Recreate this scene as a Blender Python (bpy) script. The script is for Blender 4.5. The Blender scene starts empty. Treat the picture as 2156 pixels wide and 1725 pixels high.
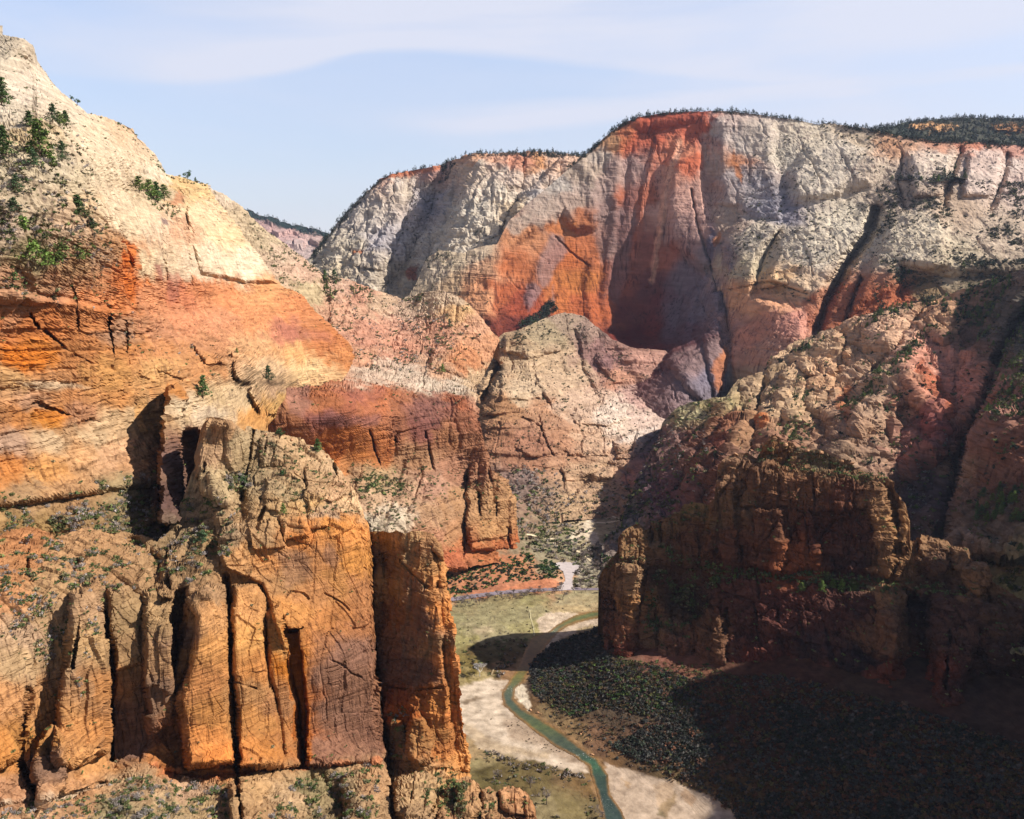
import bpy, math, random
import numpy as np
from mathutils import Vector
random.seed(7)
RNG = np.random.default_rng(11)
scene = bpy.context.scene
COL = scene.collection
# ------------------------------------------------------------------ camera
PITCH = math.radians(9.6)
FOC = 1794.0            # focal length on a 2156 x 1725 reading of the view
CX, CY = 1078.0, 862.5
cam_d = bpy.data.cameras.new("camera"); cam = bpy.data.objects.new("camera", cam_d)
COL.objects.link(cam); scene.camera = cam
cam_d.sensor_width = 36; cam_d.lens = 36 * FOC / 2156
cam_d.clip_start = 1; cam_d.clip_end = 60000
cam.location = (0, 0, 0); cam.rotation_euler = (math.radians(90) - PITCH, 0, 0)
# ------------------------------------------------------------------ sun
SUN_AZ, SUN_EL = math.radians(84), math.radians(40)     # azimuth from straight behind the camera towards the right
SUN = np.array([math.cos(SUN_EL) * math.sin(SUN_AZ), -math.cos(SUN_EL) * math.cos(SUN_AZ), math.sin(SUN_EL)])
sd = bpy.data.lights.new("sun", 'SUN'); so = bpy.data.objects.new("sun", sd); COL.objects.link(so)
sd.energy = 5.0; sd.angle = math.radians(0.5); sd.color = (1.0, 0.945, 0.88)
so.rotation_euler = Vector(SUN).to_track_quat('Z', 'Y').to_euler()
# ------------------------------------------------------------------ node helpers
class G:
    def __init__(s, t): s.t = t; s.n = t.nodes; s.l = t.links
    def new(s, ty, **kw):
        n = s.n.new(ty)
        for k, v in kw.items(): setattr(n, k, v)
        return n
    def put(s, sock, v):
        if v is None: return
        if hasattr(v, 'is_output'): s.l.new(v, sock)
        else: sock.default_value = v
    def m(s, op, a, b=None, c=None, clamp=False):
        n = s.new('ShaderNodeMath', operation=op, use_clamp=clamp)
        s.put(n.inputs[0], a); s.put(n.inputs[1], b)
        if c is not None: s.put(n.inputs[2], c)
        return n.outputs[0]
    def vm(s, op, a, b=None, scale=None):
        n = s.new('ShaderNodeVectorMath', operation=op)
        s.put(n.inputs[0], a); s.put(n.inputs[1], b)
        if scale is not None: s.put(n.inputs['Scale'], scale)
        return n.outputs[0]
    def noise(s, vec, scale=1.0, detail=4, rough=0.55, dist=0.0, col=False):
        n = s.new('ShaderNodeTexNoise'); s.put(n.inputs['Vector'], vec)
        n.inputs['Scale'].default_value = scale; n.inputs['Detail'].default_value = detail
        n.inputs['Roughness'].default_value = rough; n.inputs['Distortion'].default_value = dist
        return n.outputs[1 if col else 0]
    def mr(s, v, a, b, c=0.0, d=1.0, smooth=False):
        n = s.new('ShaderNodeMapRange')
        if smooth: n.interpolation_type = 'SMOOTHSTEP'
        s.put(n.inputs[0], v)
        for i, x in enumerate((a, b, c, d)): s.put(n.inputs[i + 1], x)
        return n.outputs[0]
    def mix(s, f, a, b, mode='MIX'):
        n = s.new('ShaderNodeMix', data_type='RGBA', blend_type=mode)
        s.put(n.inputs[0], f); s.put(n.inputs[6], a); s.put(n.inputs[7], b)
        return n.outputs[2]
# ------------------------------------------------------------------ world: blue sky with thin high cloud
world = bpy.data.worlds.new("World"); scene.world = world; world.use_nodes = True
g = G(world.node_tree); world.node_tree.nodes.clear()
sky = g.new('ShaderNodeTexSky', sky_type='NISHITA'); sky.sun_disc = False
sky.sun_elevation = SUN_EL; sky.sun_rotation = math.pi - SUN_AZ; sky.altitude = 1700
sky.air_density = 1.0; sky.dust_density = 0.6; sky.ozone_density = 1.5
tc = g.new('ShaderNodeTexCoord'); sep = g.new('ShaderNodeSeparateXYZ'); g.l.new(tc.outputs['Generated'], sep.inputs[0])
dx, dy, dz = sep.outputs
ysafe = g.m('MAXIMUM', g.m('ABSOLUTE', dy), 0.05)
uu = g.m('DIVIDE', dx, ysafe)                    # tangent of the bearing
vv = g.m('DIVIDE', g.m('MAXIMUM', dz, 0.0), g.m('SQRT', g.m('ADD', g.m('MULTIPLY', dx, dx), g.m('MULTIPLY', dy, dy))))   # tangent of the height
comb = g.new('ShaderNodeCombineXYZ'); g.put(comb.inputs[0], uu); g.put(comb.inputs[1], vv)
cp = comb.outputs[0]
warp = g.noise(g.vm('MULTIPLY', cp, (1.6, 5.0, 1)), 1.0, 3, 0.5, col=True)
cpw = g.vm('ADD', cp, g.vm('MULTIPLY', g.vm('SUBTRACT', warp, (0.5, 0.5, 0.5)), (0.25, 0.05, 0)))
rot = g.new('ShaderNodeMapping'); g.put(rot.inputs[0], cpw); rot.inputs['Rotation'].default_value[2] = math.radians(-8); rot.inputs['Scale'].default_value = (1.5, 9.0, 1)
wisps = g.noise(rot.outputs[0], 1.0, 7, 0.52, 0.3)
fine = g.noise(g.vm('MULTIPLY', cpw, (3.0, 30.0, 1)), 1.0, 5, 0.5, 0.4)
# the long curved lower edge of the big cloud sheet: height of the edge as a function of bearing
fc = g.new('ShaderNodeFloatCurve'); g.put(fc.inputs[1], g.mr(uu, -0.62, 0.62, 0, 1))
cv = fc.mapping.curves[0]
def sky_uv(px, py):
    x = (px - CX) / FOC; u = (CY - py) / FOC; y = math.cos(PITCH) + u * math.sin(PITCH); z = -math.sin(PITCH) + u * math.cos(PITCH)
    return x / y, z / math.hypot(x, y)
edge = [sky_uv(*p) for p in ((-60, 150), (130, 168), (350, 180), (500, 172), (620, 152), (700, 128), (780, 108), (1000, 118), (1200, 140), (1400, 165), (1700, 190), (2220, 190))]
pts = [(min(max((u_ + .62) / 1.24, 0), 1), v_ * 2) for u_, v_ in edge]; pts[0] = (0.0, pts[0][1]); pts[-1] = (1.0, pts[-1][1])
cv.points[0].location = pts[0]; cv.points[1].location = pts[-1]
for p in pts[1:-1]: cv.points.new(*p)
fc.mapping.update()
above = g.m('SUBTRACT', vv, g.m('MULTIPLY', fc.outputs[0], 0.5))
above = g.m('ADD', above, g.m('MULTIPLY', g.m('SUBTRACT', fine, 0.5), 0.012))
sheet = g.m('MULTIPLY', g.mr(above, -0.006, 0.012, 0, 1, True), g.mr(above, 0.0, 0.08, 1.0, 0.62))
leftfade = g.mr(uu, -0.55, -0.15, 0.30, 1.0, True)
sheet = g.m('MULTIPLY', g.m('MULTIPLY', sheet, leftfade), g.mr(wisps, 0.3, 0.6, 0.45, 1.0))
bc_ = sky_uv(1150, 238)
b2 = g.m('SUBTRACT', vv, g.m('ADD', bc_[1], g.m('MULTIPLY', g.m('SUBTRACT', uu, bc_[0]), 0.03)))
b2 = g.m('ADD', b2, g.m('MULTIPLY', g.m('SUBTRACT', wisps, 0.5), 0.05))
band = g.m('MULTIPLY', g.mr(g.m('ABSOLUTE', b2), 0.004, 0.026, 1, 0, True), g.mr(uu, -0.22, 0.02, 0, 1, True))
band = g.m('MULTIPLY', band, g.mr(fine, 0.35, 0.6, 0.5, 1.0))
veil = g.mr(uu, -0.05, 0.42, 0.10, 0.72, True)
veil = g.m('MULTIPLY', veil, g.mr(wisps, 0.35, 0.7, 0.7, 1.2))
low = g.mr(vv, 0.02, 0.15, 0.55, 0.0)
cl = g.m('MAXIMUM', g.m('MULTIPLY', sheet, 1.05), g.m('MULTIPLY', band, 0.85))
cl = g.m('MAXIMUM', cl, g.m('MAXIMUM', veil, low))
cl = g.m('ADD', g.m('ADD', cl, 0.33), g.m('MULTIPLY', g.m('SUBTRACT', wisps, 0.48), 1.1), clamp=True)
cl = g.m('MULTIPLY', cl, g.mr(dz, 0.0, 0.02, 0.6, 1.0))
high = g.mr(vv, 0.50, 1.0, 1.0, 0.0, True)
cl = g.m('MULTIPLY', cl, high)
bright = g.m('MULTIPLY', g.m('MINIMUM', g.mr(vv, 0.0, 0.25, 0.80, 1.6), g.mr(vv, 0.35, 0.8, 1.75, 0.62, True)), g.mr(dy, -0.2, 0.35, 0.55, 1.0, True))
bc = g.new('ShaderNodeCombineColor')
for i_, (k_, k2_) in enumerate(((1.14, .92), (1.0, .97), (0.93, 1.25))): g.put(bc.inputs[i_], g.m('MULTIPLY', bright, g.mr(vv, 0.3, 0.8, k_, k2_)))
skyc = g.mix(1.0, sky.outputs[0], bc.outputs[0], 'MULTIPLY')
skyc = g.mix(g.m('MULTIPLY', cl, 0.9), skyc, (5.5, 5.65, 6.5, 1))
bg = g.new('ShaderNodeBackground'); g.put(bg.inputs[0], skyc); bg.inputs[1].default_value = 0.10
wo = g.new('ShaderNodeOutputWorld'); g.l.new(bg.outputs[0], wo.inputs[0])
scene.view_settings.view_transform = 'Standard'; scene.view_settings.look = 'None'
scene.view_settings.exposure = 0.52; scene.view_settings.gamma = 1.0
scene.render.engine = 'CYCLES'
scene.cycles.max_bounces = 4; scene.cycles.diffuse_bounces = 1; scene.cycles.glossy_bounces = 2
scene.cycles.volume_bounces = 0; scene.cycles.transmission_bounces = 2; scene.cycles.transparent_max_bounces = 4
# ------------------------------------------------------------------ numeric helpers
def lin(h):
    h = h.lstrip('#'); c = np.array([int(h[i:i + 2], 16) for i in (0, 2, 4)]) / 255.0
    return np.where(c <= 0.04045, c / 12.92, ((c + 0.055) / 1.055) ** 2.4)
def sat(c, k=0.95, gain=0.82):
    c = c * np.array([1.0, 0.985, 1.03]); mx = c.max(-1); sf = ((mx - c.min(-1)) / (mx + 1e-6)) ** 3; c = c * np.stack([1 - .03 * sf, 1 - .02 * sf, 1 + 0 * sf], -1)
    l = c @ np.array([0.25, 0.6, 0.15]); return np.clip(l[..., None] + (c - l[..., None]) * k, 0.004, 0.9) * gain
cp_, sp_ = math.cos(PITCH), math.sin(PITCH)
def rays(px, py):
    x = (np.asarray(px, float) - CX) / FOC; u = (CY - np.asarray(py, float)) / FOC
    return np.stack([x, cp_ + u * sp_, -sp_ + u * cp_], -1)
def at_Y(px, py, Y):
    d = rays(px, py); return d * (np.asarray(Y) / d[..., 1])[..., None]
def at_z(px, py, z):
    d = rays(px, py); return d * (np.asarray(z) / d[..., 2])[..., None]
def to_px(P):
    x, y, z = P[..., 0], P[..., 1], P[..., 2]
    f = y * cp_ - z * sp_; u = y * sp_ + z * cp_
    return CX + FOC * x / f, CY - FOC * u / f
def _h(ix, iy, iz, s):
    h = (ix.astype(np.uint32) * np.uint32(374761393) + iy.astype(np.uint32) * np.uint32(668265263)
         + iz.astype(np.uint32) * np.uint32(2147483647 & 0x9E3779B1) + np.uint32(s * 7919 + 13))
    h ^= h >> np.uint32(13); h *= np.uint32(1274126177); h ^= h >> np.uint32(16); h *= np.uint32(2246822519); h ^= h >> np.uint32(15)
    return h
def _hf(ix, iy, iz, s): return (_h(ix, iy, iz, s) & np.uint32(0xFFFFFF)).astype(np.float32) / 16777216.0
GR = np.array([[1,1,0],[-1,1,0],[1,-1,0],[-1,-1,0],[1,0,1],[-1,0,1],[1,0,-1],[-1,0,-1],[0,1,1],[0,-1,1],[0,1,-1],[0,-1,-1],[1,1,0],[-1,1,0],[0,-1,1],[0,-1,-1]], np.float32)
def perlin(p, s=0):
    p = p.astype(np.float32); i = np.floor(p); f = p - i; i = i.astype(np.int64)
    w = f * f * f * (f * (f * 6 - 15) + 10); out = 0
    for a in (0, 1):
        for b in (0, 1):
            for c in (0, 1):
                h = _h(i[..., 0] + a, i[..., 1] + b, i[..., 2] + c, s) & np.uint32(15)
                gr = GR[h]
                d = gr[..., 0] * (f[..., 0] - a) + gr[..., 1] * (f[..., 1] - b) + gr[..., 2] * (f[..., 2] - c)
                out = out + d * (w[..., 0] if a else 1 - w[..., 0]) * (w[..., 1] if b else 1 - w[..., 1]) * (w[..., 2] if c else 1 - w[..., 2])
    return out
def fbm(p, o=4, s=0, gain=0.5, ridged=False):
    a, t, out = 1.0, 0.0, 0
    for k in range(o):
        n = perlin(p * (2.03 ** k) + 17.3 * k, s + k)
        if ridged: n = 1 - 2.2 * np.abs(n)
        out = out + a * n; t += a; a *= gain
    return out / t
def worley(p, s=0):
    p = p.astype(np.float32); i = np.floor(p).astype(np.int64); f = p - i
    f1 = np.full(p.shape[:-1], 9., np.float32); f2 = f1.copy(); idc = np.zeros_like(f1)
    for a in (-1, 0, 1):
        for b in (-1, 0, 1):
            for c in (-1, 0, 1):
                X, Y, Z = i[..., 0] + a, i[..., 1] + b, i[..., 2] + c
                d = (f[..., 0] - a - _hf(X, Y, Z, s)) ** 2 + (f[..., 1] - b - _hf(X, Y, Z, s + 1)) ** 2 + (f[..., 2] - c - _hf(X, Y, Z, s + 2)) ** 2
                r = _hf(X, Y, Z, s + 3); cl = d < f1
                f2 = np.where(cl, f1, np.minimum(f2, d)); idc = np.where(cl, r, idc); f1 = np.where(cl, d, f1)
    return np.sqrt(f1), np.sqrt(f2), idc
def sstep(x, a=0., b=1.):
    t = np.clip((x - a) / (b - a), 0, 1); return t * t * (3 - 2 * t)
def seg_d(x, y, pl, closed=False):
    pl = list(pl) + ([pl[0]] if closed else []); D = np.full(x.shape, 1e9)
    for (x0, y0), (x1, y1) in zip(pl[:-1], pl[1:]):
        vx, vy = x1 - x0, y1 - y0; L = vx * vx + vy * vy + 1e-9
        t = np.clip(((x - x0) * vx + (y - y0) * vy) / L, 0, 1)
        D = np.minimum(D, (x - x0 - t * vx) ** 2 + (y - y0 - t * vy) ** 2)
    return np.sqrt(D)
def inside(x, y, poly):
    r = np.zeros(x.shape, bool); n = len(poly)
    for k in range(n):
        x0, y0 = poly[k]; x1, y1 = poly[(k + 1) % n]
        if y0 == y1: continue
        r ^= ((y0 > y) != (y1 > y)) & (x < (x1 - x0) * (y - y0) / (y1 - y0) + x0)
    return r
def poly_sd(x, y, poly):
    d = seg_d(x, y, poly, True); return np.where(inside(x, y, poly), d, -d)
def boxed(x, y, pts, m):
    a = np.array(pts); return (x > a[:, 0].min() - m) & (x < a[:, 0].max() + m) & (y > a[:, 1].min() - m) & (y < a[:, 1].max() + m)
def rbf(ctrl, x, y, soft=30.0):
    c = np.array([(a, b) for a, b, _ in ctrl], float); v = np.array([q[2] for q in ctrl], float); n = len(c)
    def phi(dx, dy): return np.sqrt(dx * dx + dy * dy + soft * soft)
    A = np.zeros((n + 3, n + 3)); A[:n, :n] = phi(c[:, None, 0] - c[None, :, 0], c[:, None, 1] - c[None, :, 1]) + np.eye(n) * -0.5
    A[:n, n] = 1; A[:n, n + 1:] = c / 1000; A[n, :n] = 1; A[n + 1:, :n] = c.T / 1000
    w = np.linalg.solve(A, np.concatenate([v, np.zeros(3)]))
    out = w[n] + w[n + 1] * x / 1000 + w[n + 2] * y / 1000
    for k in range(n): out = out + w[k] * phi(x - c[k, 0], y - c[k, 1])
    return out
# ------------------------------------------------------------------ materials
def new_mat(name):
    m = bpy.data.materials.new(name); m.use_nodes = True; m.node_tree.nodes.clear(); return m, G(m.node_tree)
def finish(g, base, rough=0.9, normal=None, spec=0.2):
    b = g.new('ShaderNodeBsdfPrincipled'); g.put(b.inputs['Base Color'], base); g.put(b.inputs['Roughness'], rough)
    b.inputs['Specular IOR Level'].default_value = spec
    if normal is not None: g.put(b.inputs['Normal'], normal)
    o = g.new('ShaderNodeOutputMaterial'); g.l.new(b.outputs[0], o.inputs[0]); return b
_rock = {}
def rock_mat(u, bump=1.0, streak=1.0, lam=1.0, var=1.0):
    key = (round(u, 2), bump, streak, lam, var)
    if key in _rock: return _rock[key]
    m, g = new_mat("sandstone_rock"); at = g.new('ShaderNodeAttribute', attribute_name='Col')
    pos = g.new('ShaderNodeNewGeometry').outputs['Position']
    w = g.noise(pos, 1 / (60 * u), 2, 0.5, col=True)
    wpos = g.vm('ADD', pos, g.vm('SCALE', g.vm('MULTIPLY', g.vm('SUBTRACT', w, (0.5, 0.5, 0.5)), (1, 1, .35)), scale=12 * u))
    n1 = g.noise(g.vm('MULTIPLY', wpos, (.8, .8, 1.7)), 1 / (10 * u), 8, 0.58)
    n0 = g.noise(wpos, 1 / (48 * u), 4, 0.55)
    # cross-bedding: tilted thin layers
    tilt = g.vm('ADD', g.vm('MULTIPLY', wpos, (0.10 / u, 0.10 / u, 0)), (0, 0, 0))
    sepz = g.new('ShaderNodeSeparateXYZ'); g.put(sepz.inputs[0], wpos)
    zz = g.m('ADD', g.m('MULTIPLY', sepz.outputs[2], 1 / (2.4 * u)), g.m('MULTIPLY', sepz.outputs[0], 0.10 / (2.4 * u)))
    cz = g.new('ShaderNodeCombineXYZ'); s2 = g.new('ShaderNodeSeparateXYZ'); g.put(s2.inputs[0], wpos)
    g.put(cz.inputs[0], g.m('MULTIPLY', s2.outputs[0], 0.022 / u)); g.put(cz.inputs[1], g.m('MULTIPLY', s2.outputs[1], 0.022 / u)); g.put(cz.inputs[2], zz)
    lamn = g.noise(cz.outputs[0], 1.0, 6, 0.6)
    # varnish running down the faces
    vs = g.vm('MULTIPLY', wpos, (1 / (3.0 * u), 1 / (3.0 * u), 0.018 / u))
    st = g.noise(vs, 1.0, 6, 0.6, 0.2)
    stm = g.m('MULTIPLY', g.m('MULTIPLY', g.mr(st, 0.50, 0.64, 0, 1, True), at.outputs['Alpha']), g.mr(n0, 0.40, 0.58, 0.1, 1.0, True))
    base = at.outputs['Color']
    v = g.m('ADD', g.mr(n1, 0.25, 0.75, 1 - .34 * var, 1 + .30 * var), g.m('MULTIPLY', g.m('SUBTRACT', lamn, 0.5), 0.95 * lam))
    v = g.m('ADD', v, g.m('MULTIPLY', g.m('SUBTRACT', n0, 0.5), 0.35))
    vc = g.new('ShaderNodeCombineColor'); g.put(vc.inputs[0], v); g.put(vc.inputs[1], g.m('POWER', v, 1.05)); g.put(vc.inputs[2], g.m('POWER', v, 1.10))
    c = g.mix(1.0, base, vc.outputs[0], 'MULTIPLY')
    dark = g.mix(1.0, c, (0.42, 0.38, 0.42, 1), 'MULTIPLY')
    c = g.mix(g.m('MULTIPLY', stm, 0.75 * streak), c, dark)
    jv = g.new('ShaderNodeTexVoronoi', feature='DISTANCE_TO_EDGE'); g.put(jv.inputs['Vector'], g.vm('MULTIPLY', wpos, (1 / (17 * u), 1 / (17 * u), 1 / (30 * u)))); jv.inputs['Scale'].default_value = 1.0
    jl = g.m('MULTIPLY', g.mr(jv.outputs['Distance'], 0.0, 0.035, 1, 0), g.mr(n0, 0.45, 0.6, 0, 1))
    c = g.mix(g.m('MULTIPLY', jl, 0.28 if streak else 0.0), c, g.mix(1.0, c, (0.35, 0.28, 0.25, 1), 'MULTIPLY'))  # crack shadow put into the colour along the joint lines
    # bump
    vo = g.new('ShaderNodeTexVoronoi', feature='DISTANCE_TO_EDGE'); g.put(vo.inputs['Vector'], g.vm('MULTIPLY', wpos, (1 / (9 * u), 1 / (9 * u), 1 / (16 * u)))); vo.inputs['Scale'].default_value = 1.0
    cr = g.mr(vo.outputs['Distance'], 0.0, 0.10, 0, 1)
    h = g.m('ADD', g.m('MULTIPLY', n1, 1.5), g.m('ADD', g.m('MULTIPLY', lamn, 2.2), g.m('MULTIPLY', cr, 0.30 if streak else 0.0)))
    bm = g.new('ShaderNodeBump'); g.put(bm.inputs['Height'], h); bm.inputs['Strength'].default_value = 0.8
    bm.inputs['Distance'].default_value = 1.25 * u * bump
    finish(g, c, 0.92, bm.outputs[0], 0.1)
    _rock[key] = m; return m
# ------------------------------------------------------------------ mesh from numpy
def np_mesh(name, V, F, cols=None, mat=None, smooth=True):
    me = bpy.data.meshes.new(name); V = np.asarray(V, np.float32); F = np.asarray(F, np.int32); k = F.shape[1]
    me.vertices.add(len(V)); me.vertices.foreach_set('co', V.ravel())
    me.loops.add(F.size); me.loops.foreach_set('vertex_index', F.ravel())
    me.polygons.add(len(F)); me.polygons.foreach_set('loop_start', np.arange(0, F.size, k, dtype=np.int32))
    try: me.polygons.foreach_set('loop_total', np.full(len(F), k, np.int32))
    except Exception: pass
    me.polygons.foreach_set('use_smooth', np.full(len(F), smooth))
    if cols is not None:
        a = me.color_attributes.new('Col', 'FLOAT_COLOR', 'POINT')
        c = np.ones((len(V), 4), np.float32); c[:, :cols.shape[1]] = cols; a.data.foreach_set('color', c.ravel())
    if mat: me.materials.append(mat)
    me.update(calc_edges=True); return me
def link(name, me, label=None, cat=None, kind=None, group=None, parent=None):
    o = bpy.data.objects.new(name, me); COL.objects.link(o)
    if parent: o.parent = parent
    if label: o['label'] = label
    if cat: o['category'] = cat
    if kind: o['kind'] = kind
    if group: o['group'] = group
    return o
def grid_faces(ny, nx):
    i = np.arange(ny * nx).reshape(ny, nx)
    return np.stack([i[:-1, :-1], i[1:, :-1], i[1:, 1:], i[:-1, 1:]], -1).reshape(-1, 4)
PATCH = {}; SCAT = []
def paint(x, y, P, cols, polys, warp_m, seed):
    """natural rock colour: blend of the colours seen at many spots, plus stains with an outline of their own"""
    wn = np.stack([fbm(P / warp_m, 4, seed), fbm(P / warp_m + 31, 4, seed + 5)], -1)
    fine = np.stack([fbm(P / (warp_m * .22), 3, seed + 9), fbm(P / (warp_m * .22) + 9, 3, seed + 12)], -1)
    X = x + wn[..., 0] * 55 + fine[..., 0] * 14; Y = y + wn[..., 1] * 32 + fine[..., 1] * 9
    cc = np.array([lin(c[2]) for c in cols]); num = 0; den = 0
    for k, c in enumerate(cols):
        w = 1.0 / (((X - c[0]) ** 2 + 1.7 * (Y - c[1]) ** 2) + 60.0) ** 2.2
        num = num + w[..., None] * cc[k]; den = den + w
    C = num / den[..., None]; A = np.full(x.shape, 1.0)
    X = x + wn[..., 0] * 14 + fine[..., 0] * 8; Y = y + wn[..., 1] * 10 + fine[..., 1] * 6
    for pl in polys:
        poly, hexc, soft = pl[0], pl[1], pl[2]; op = pl[3] if len(pl) > 3 else 0.9
        b = boxed(X, Y, poly, soft + 2)
        if not b.any(): continue
        m = sstep(poly_sd(X[b], Y[b], poly), -soft, soft) * op
        C[b] = C[b] * (1 - m[:, None]) + lin(hexc) * m[:, None]
    return C, A
def rough(P, spec, seed, mask=1.0):
    """rock relief in metres along the surface normal"""
    d = np.zeros(P.shape[:2], np.float32)
    wq = np.stack([fbm(P / 70., 3, seed + 40), fbm(P / 70. + 5, 3, seed + 43), fbm(P / 70. + 9, 3, seed + 46)], -1)
    Q = P + wq * spec.get('warp', 18.0) * np.array([1, 1, .3])
    dip = spec.get('dip', (0.05, 0.0)); Q[..., 2] = Q[..., 2] + dip[0] * P[..., 0] + dip[1] * P[..., 1]
    for k, (amp, sx, sz, crack) in enumerate(spec.get('blocks', [])):
        q = Q / np.array([sx, sx, sz]); f1, f2, idc = worley(q, seed + 60 + 5 * k); e = f2 - f1
        d += amp * (idc - 0.5) * 1.1 - crack * np.clip(1 - e / 0.06, 0, 1) * (idc > 0.3)
    for k, (amp, s_, h_, crack, wd) in enumerate(spec.get('bricks', [])):
        big = fbm(P / (s_ * 5), 2, seed + 150 + k); zz = Q[..., 2] / h_ + big * 1.5
        zz = zz + 0.35 * perlin(np.stack([np.floor(zz), zz * 0, zz * 0], -1) * .37, seed); bz = np.floor(zz); fz_ = zz - bz; bb = np.floor(bz / 3.0)
        xx = Q[..., 0] / s_ + _hf(bb, bb * 0, bb * 0, seed + 151) * 5 + .12 * fbm(P / (s_ * 1.2), 2, seed + 152); yy = Q[..., 1] / s_ + _hf(bb, bb * 0 + 3, bb * 0, seed + 153) * 5
        bx_, by_ = np.floor(xx), np.floor(yy); fx, fy = xx - bx_, yy - by_; idb = _hf(bx_, by_, bz, seed + 154); idc = _hf(bx_, by_, bb, seed + 155)
        ex = np.minimum(fx, 1 - fx) * s_; ey = np.minimum(fy, 1 - fy) * s_; ez = np.minimum(fz_, 1 - fz_) * h_
        lx = _hf(np.round(xx), by_ * 0 + bb, bb, seed + 156); ly = _hf(np.round(yy), bx_ * 0 + bb, bb, seed + 157); lz = _hf(np.round(zz), np.floor(bx_ / 2), np.floor(by_ / 2), seed + 158)
        w_ = wd * (0.5 + np.clip(big + .5, 0, 1.2))
        act = sstep(fbm(P / (s_ * 4), 2, seed + 159), -.25, .2)
        d += amp * ((idb - 0.5) * .55 * act + (idc - 0.5) * .9)
        d -= crack * np.clip(1.3 - ex / w_, 0, 1) * (lx < .36) * (.4 + .6 * act) + crack * np.clip(1.3 - ey / w_, 0, 1) * (ly < .36) * (.4 + .6 * act) + .6 * crack * np.clip(1.3 - ez / (w_ * .8), 0, 1) * (lz < .4) * act
    for k, (amp, th) in enumerate(spec.get('beds', [])):
        zz = Q[..., 2] / th + 0.35 * fbm(P / (th * 9), 2, seed + 80 + k)
        b = np.floor(zz); fr = zz - b
        loc = np.floor(Q[..., 0] / (th * 9) + Q[..., 1] / (th * 9) + _hf(b, b, b, seed) * 7)
        h0 = _hf(b, b * 0 + k, b * 0, seed + 90); h1 = _hf(b + 1, b * 0 + k, b * 0, seed + 90)
        d += amp * (h0 + (h1 - h0) * sstep(fr, 0.72, 1.0) - 0.5) * (0.55 + 0.9 * np.clip(fbm(P / (th * 7), 2, seed + 99) + 0.5, 0, 1))
        d -= amp * 0.35 * np.clip(1 - np.abs(fr - 0.86) / 0.1, 0, 1)
    for k, (amp, sx, sz) in enumerate(spec.get('flutes', [])):
        q = Q / np.array([sx, sx, sz]); n = fbm(q, 4, seed + 110 + k, 0.5); d += amp * (1 - 2.6 * np.abs(n))
    for k, (amp, sc, rd) in enumerate(spec.get('fbm', [])):
        d += (0.6 if rd else 1.0) * amp * fbm(P / (sc * np.array([1.2, 1.2, 0.75])), 4, seed + 130 + 7 * k, 0.45, rd)
    return d * mask
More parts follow.
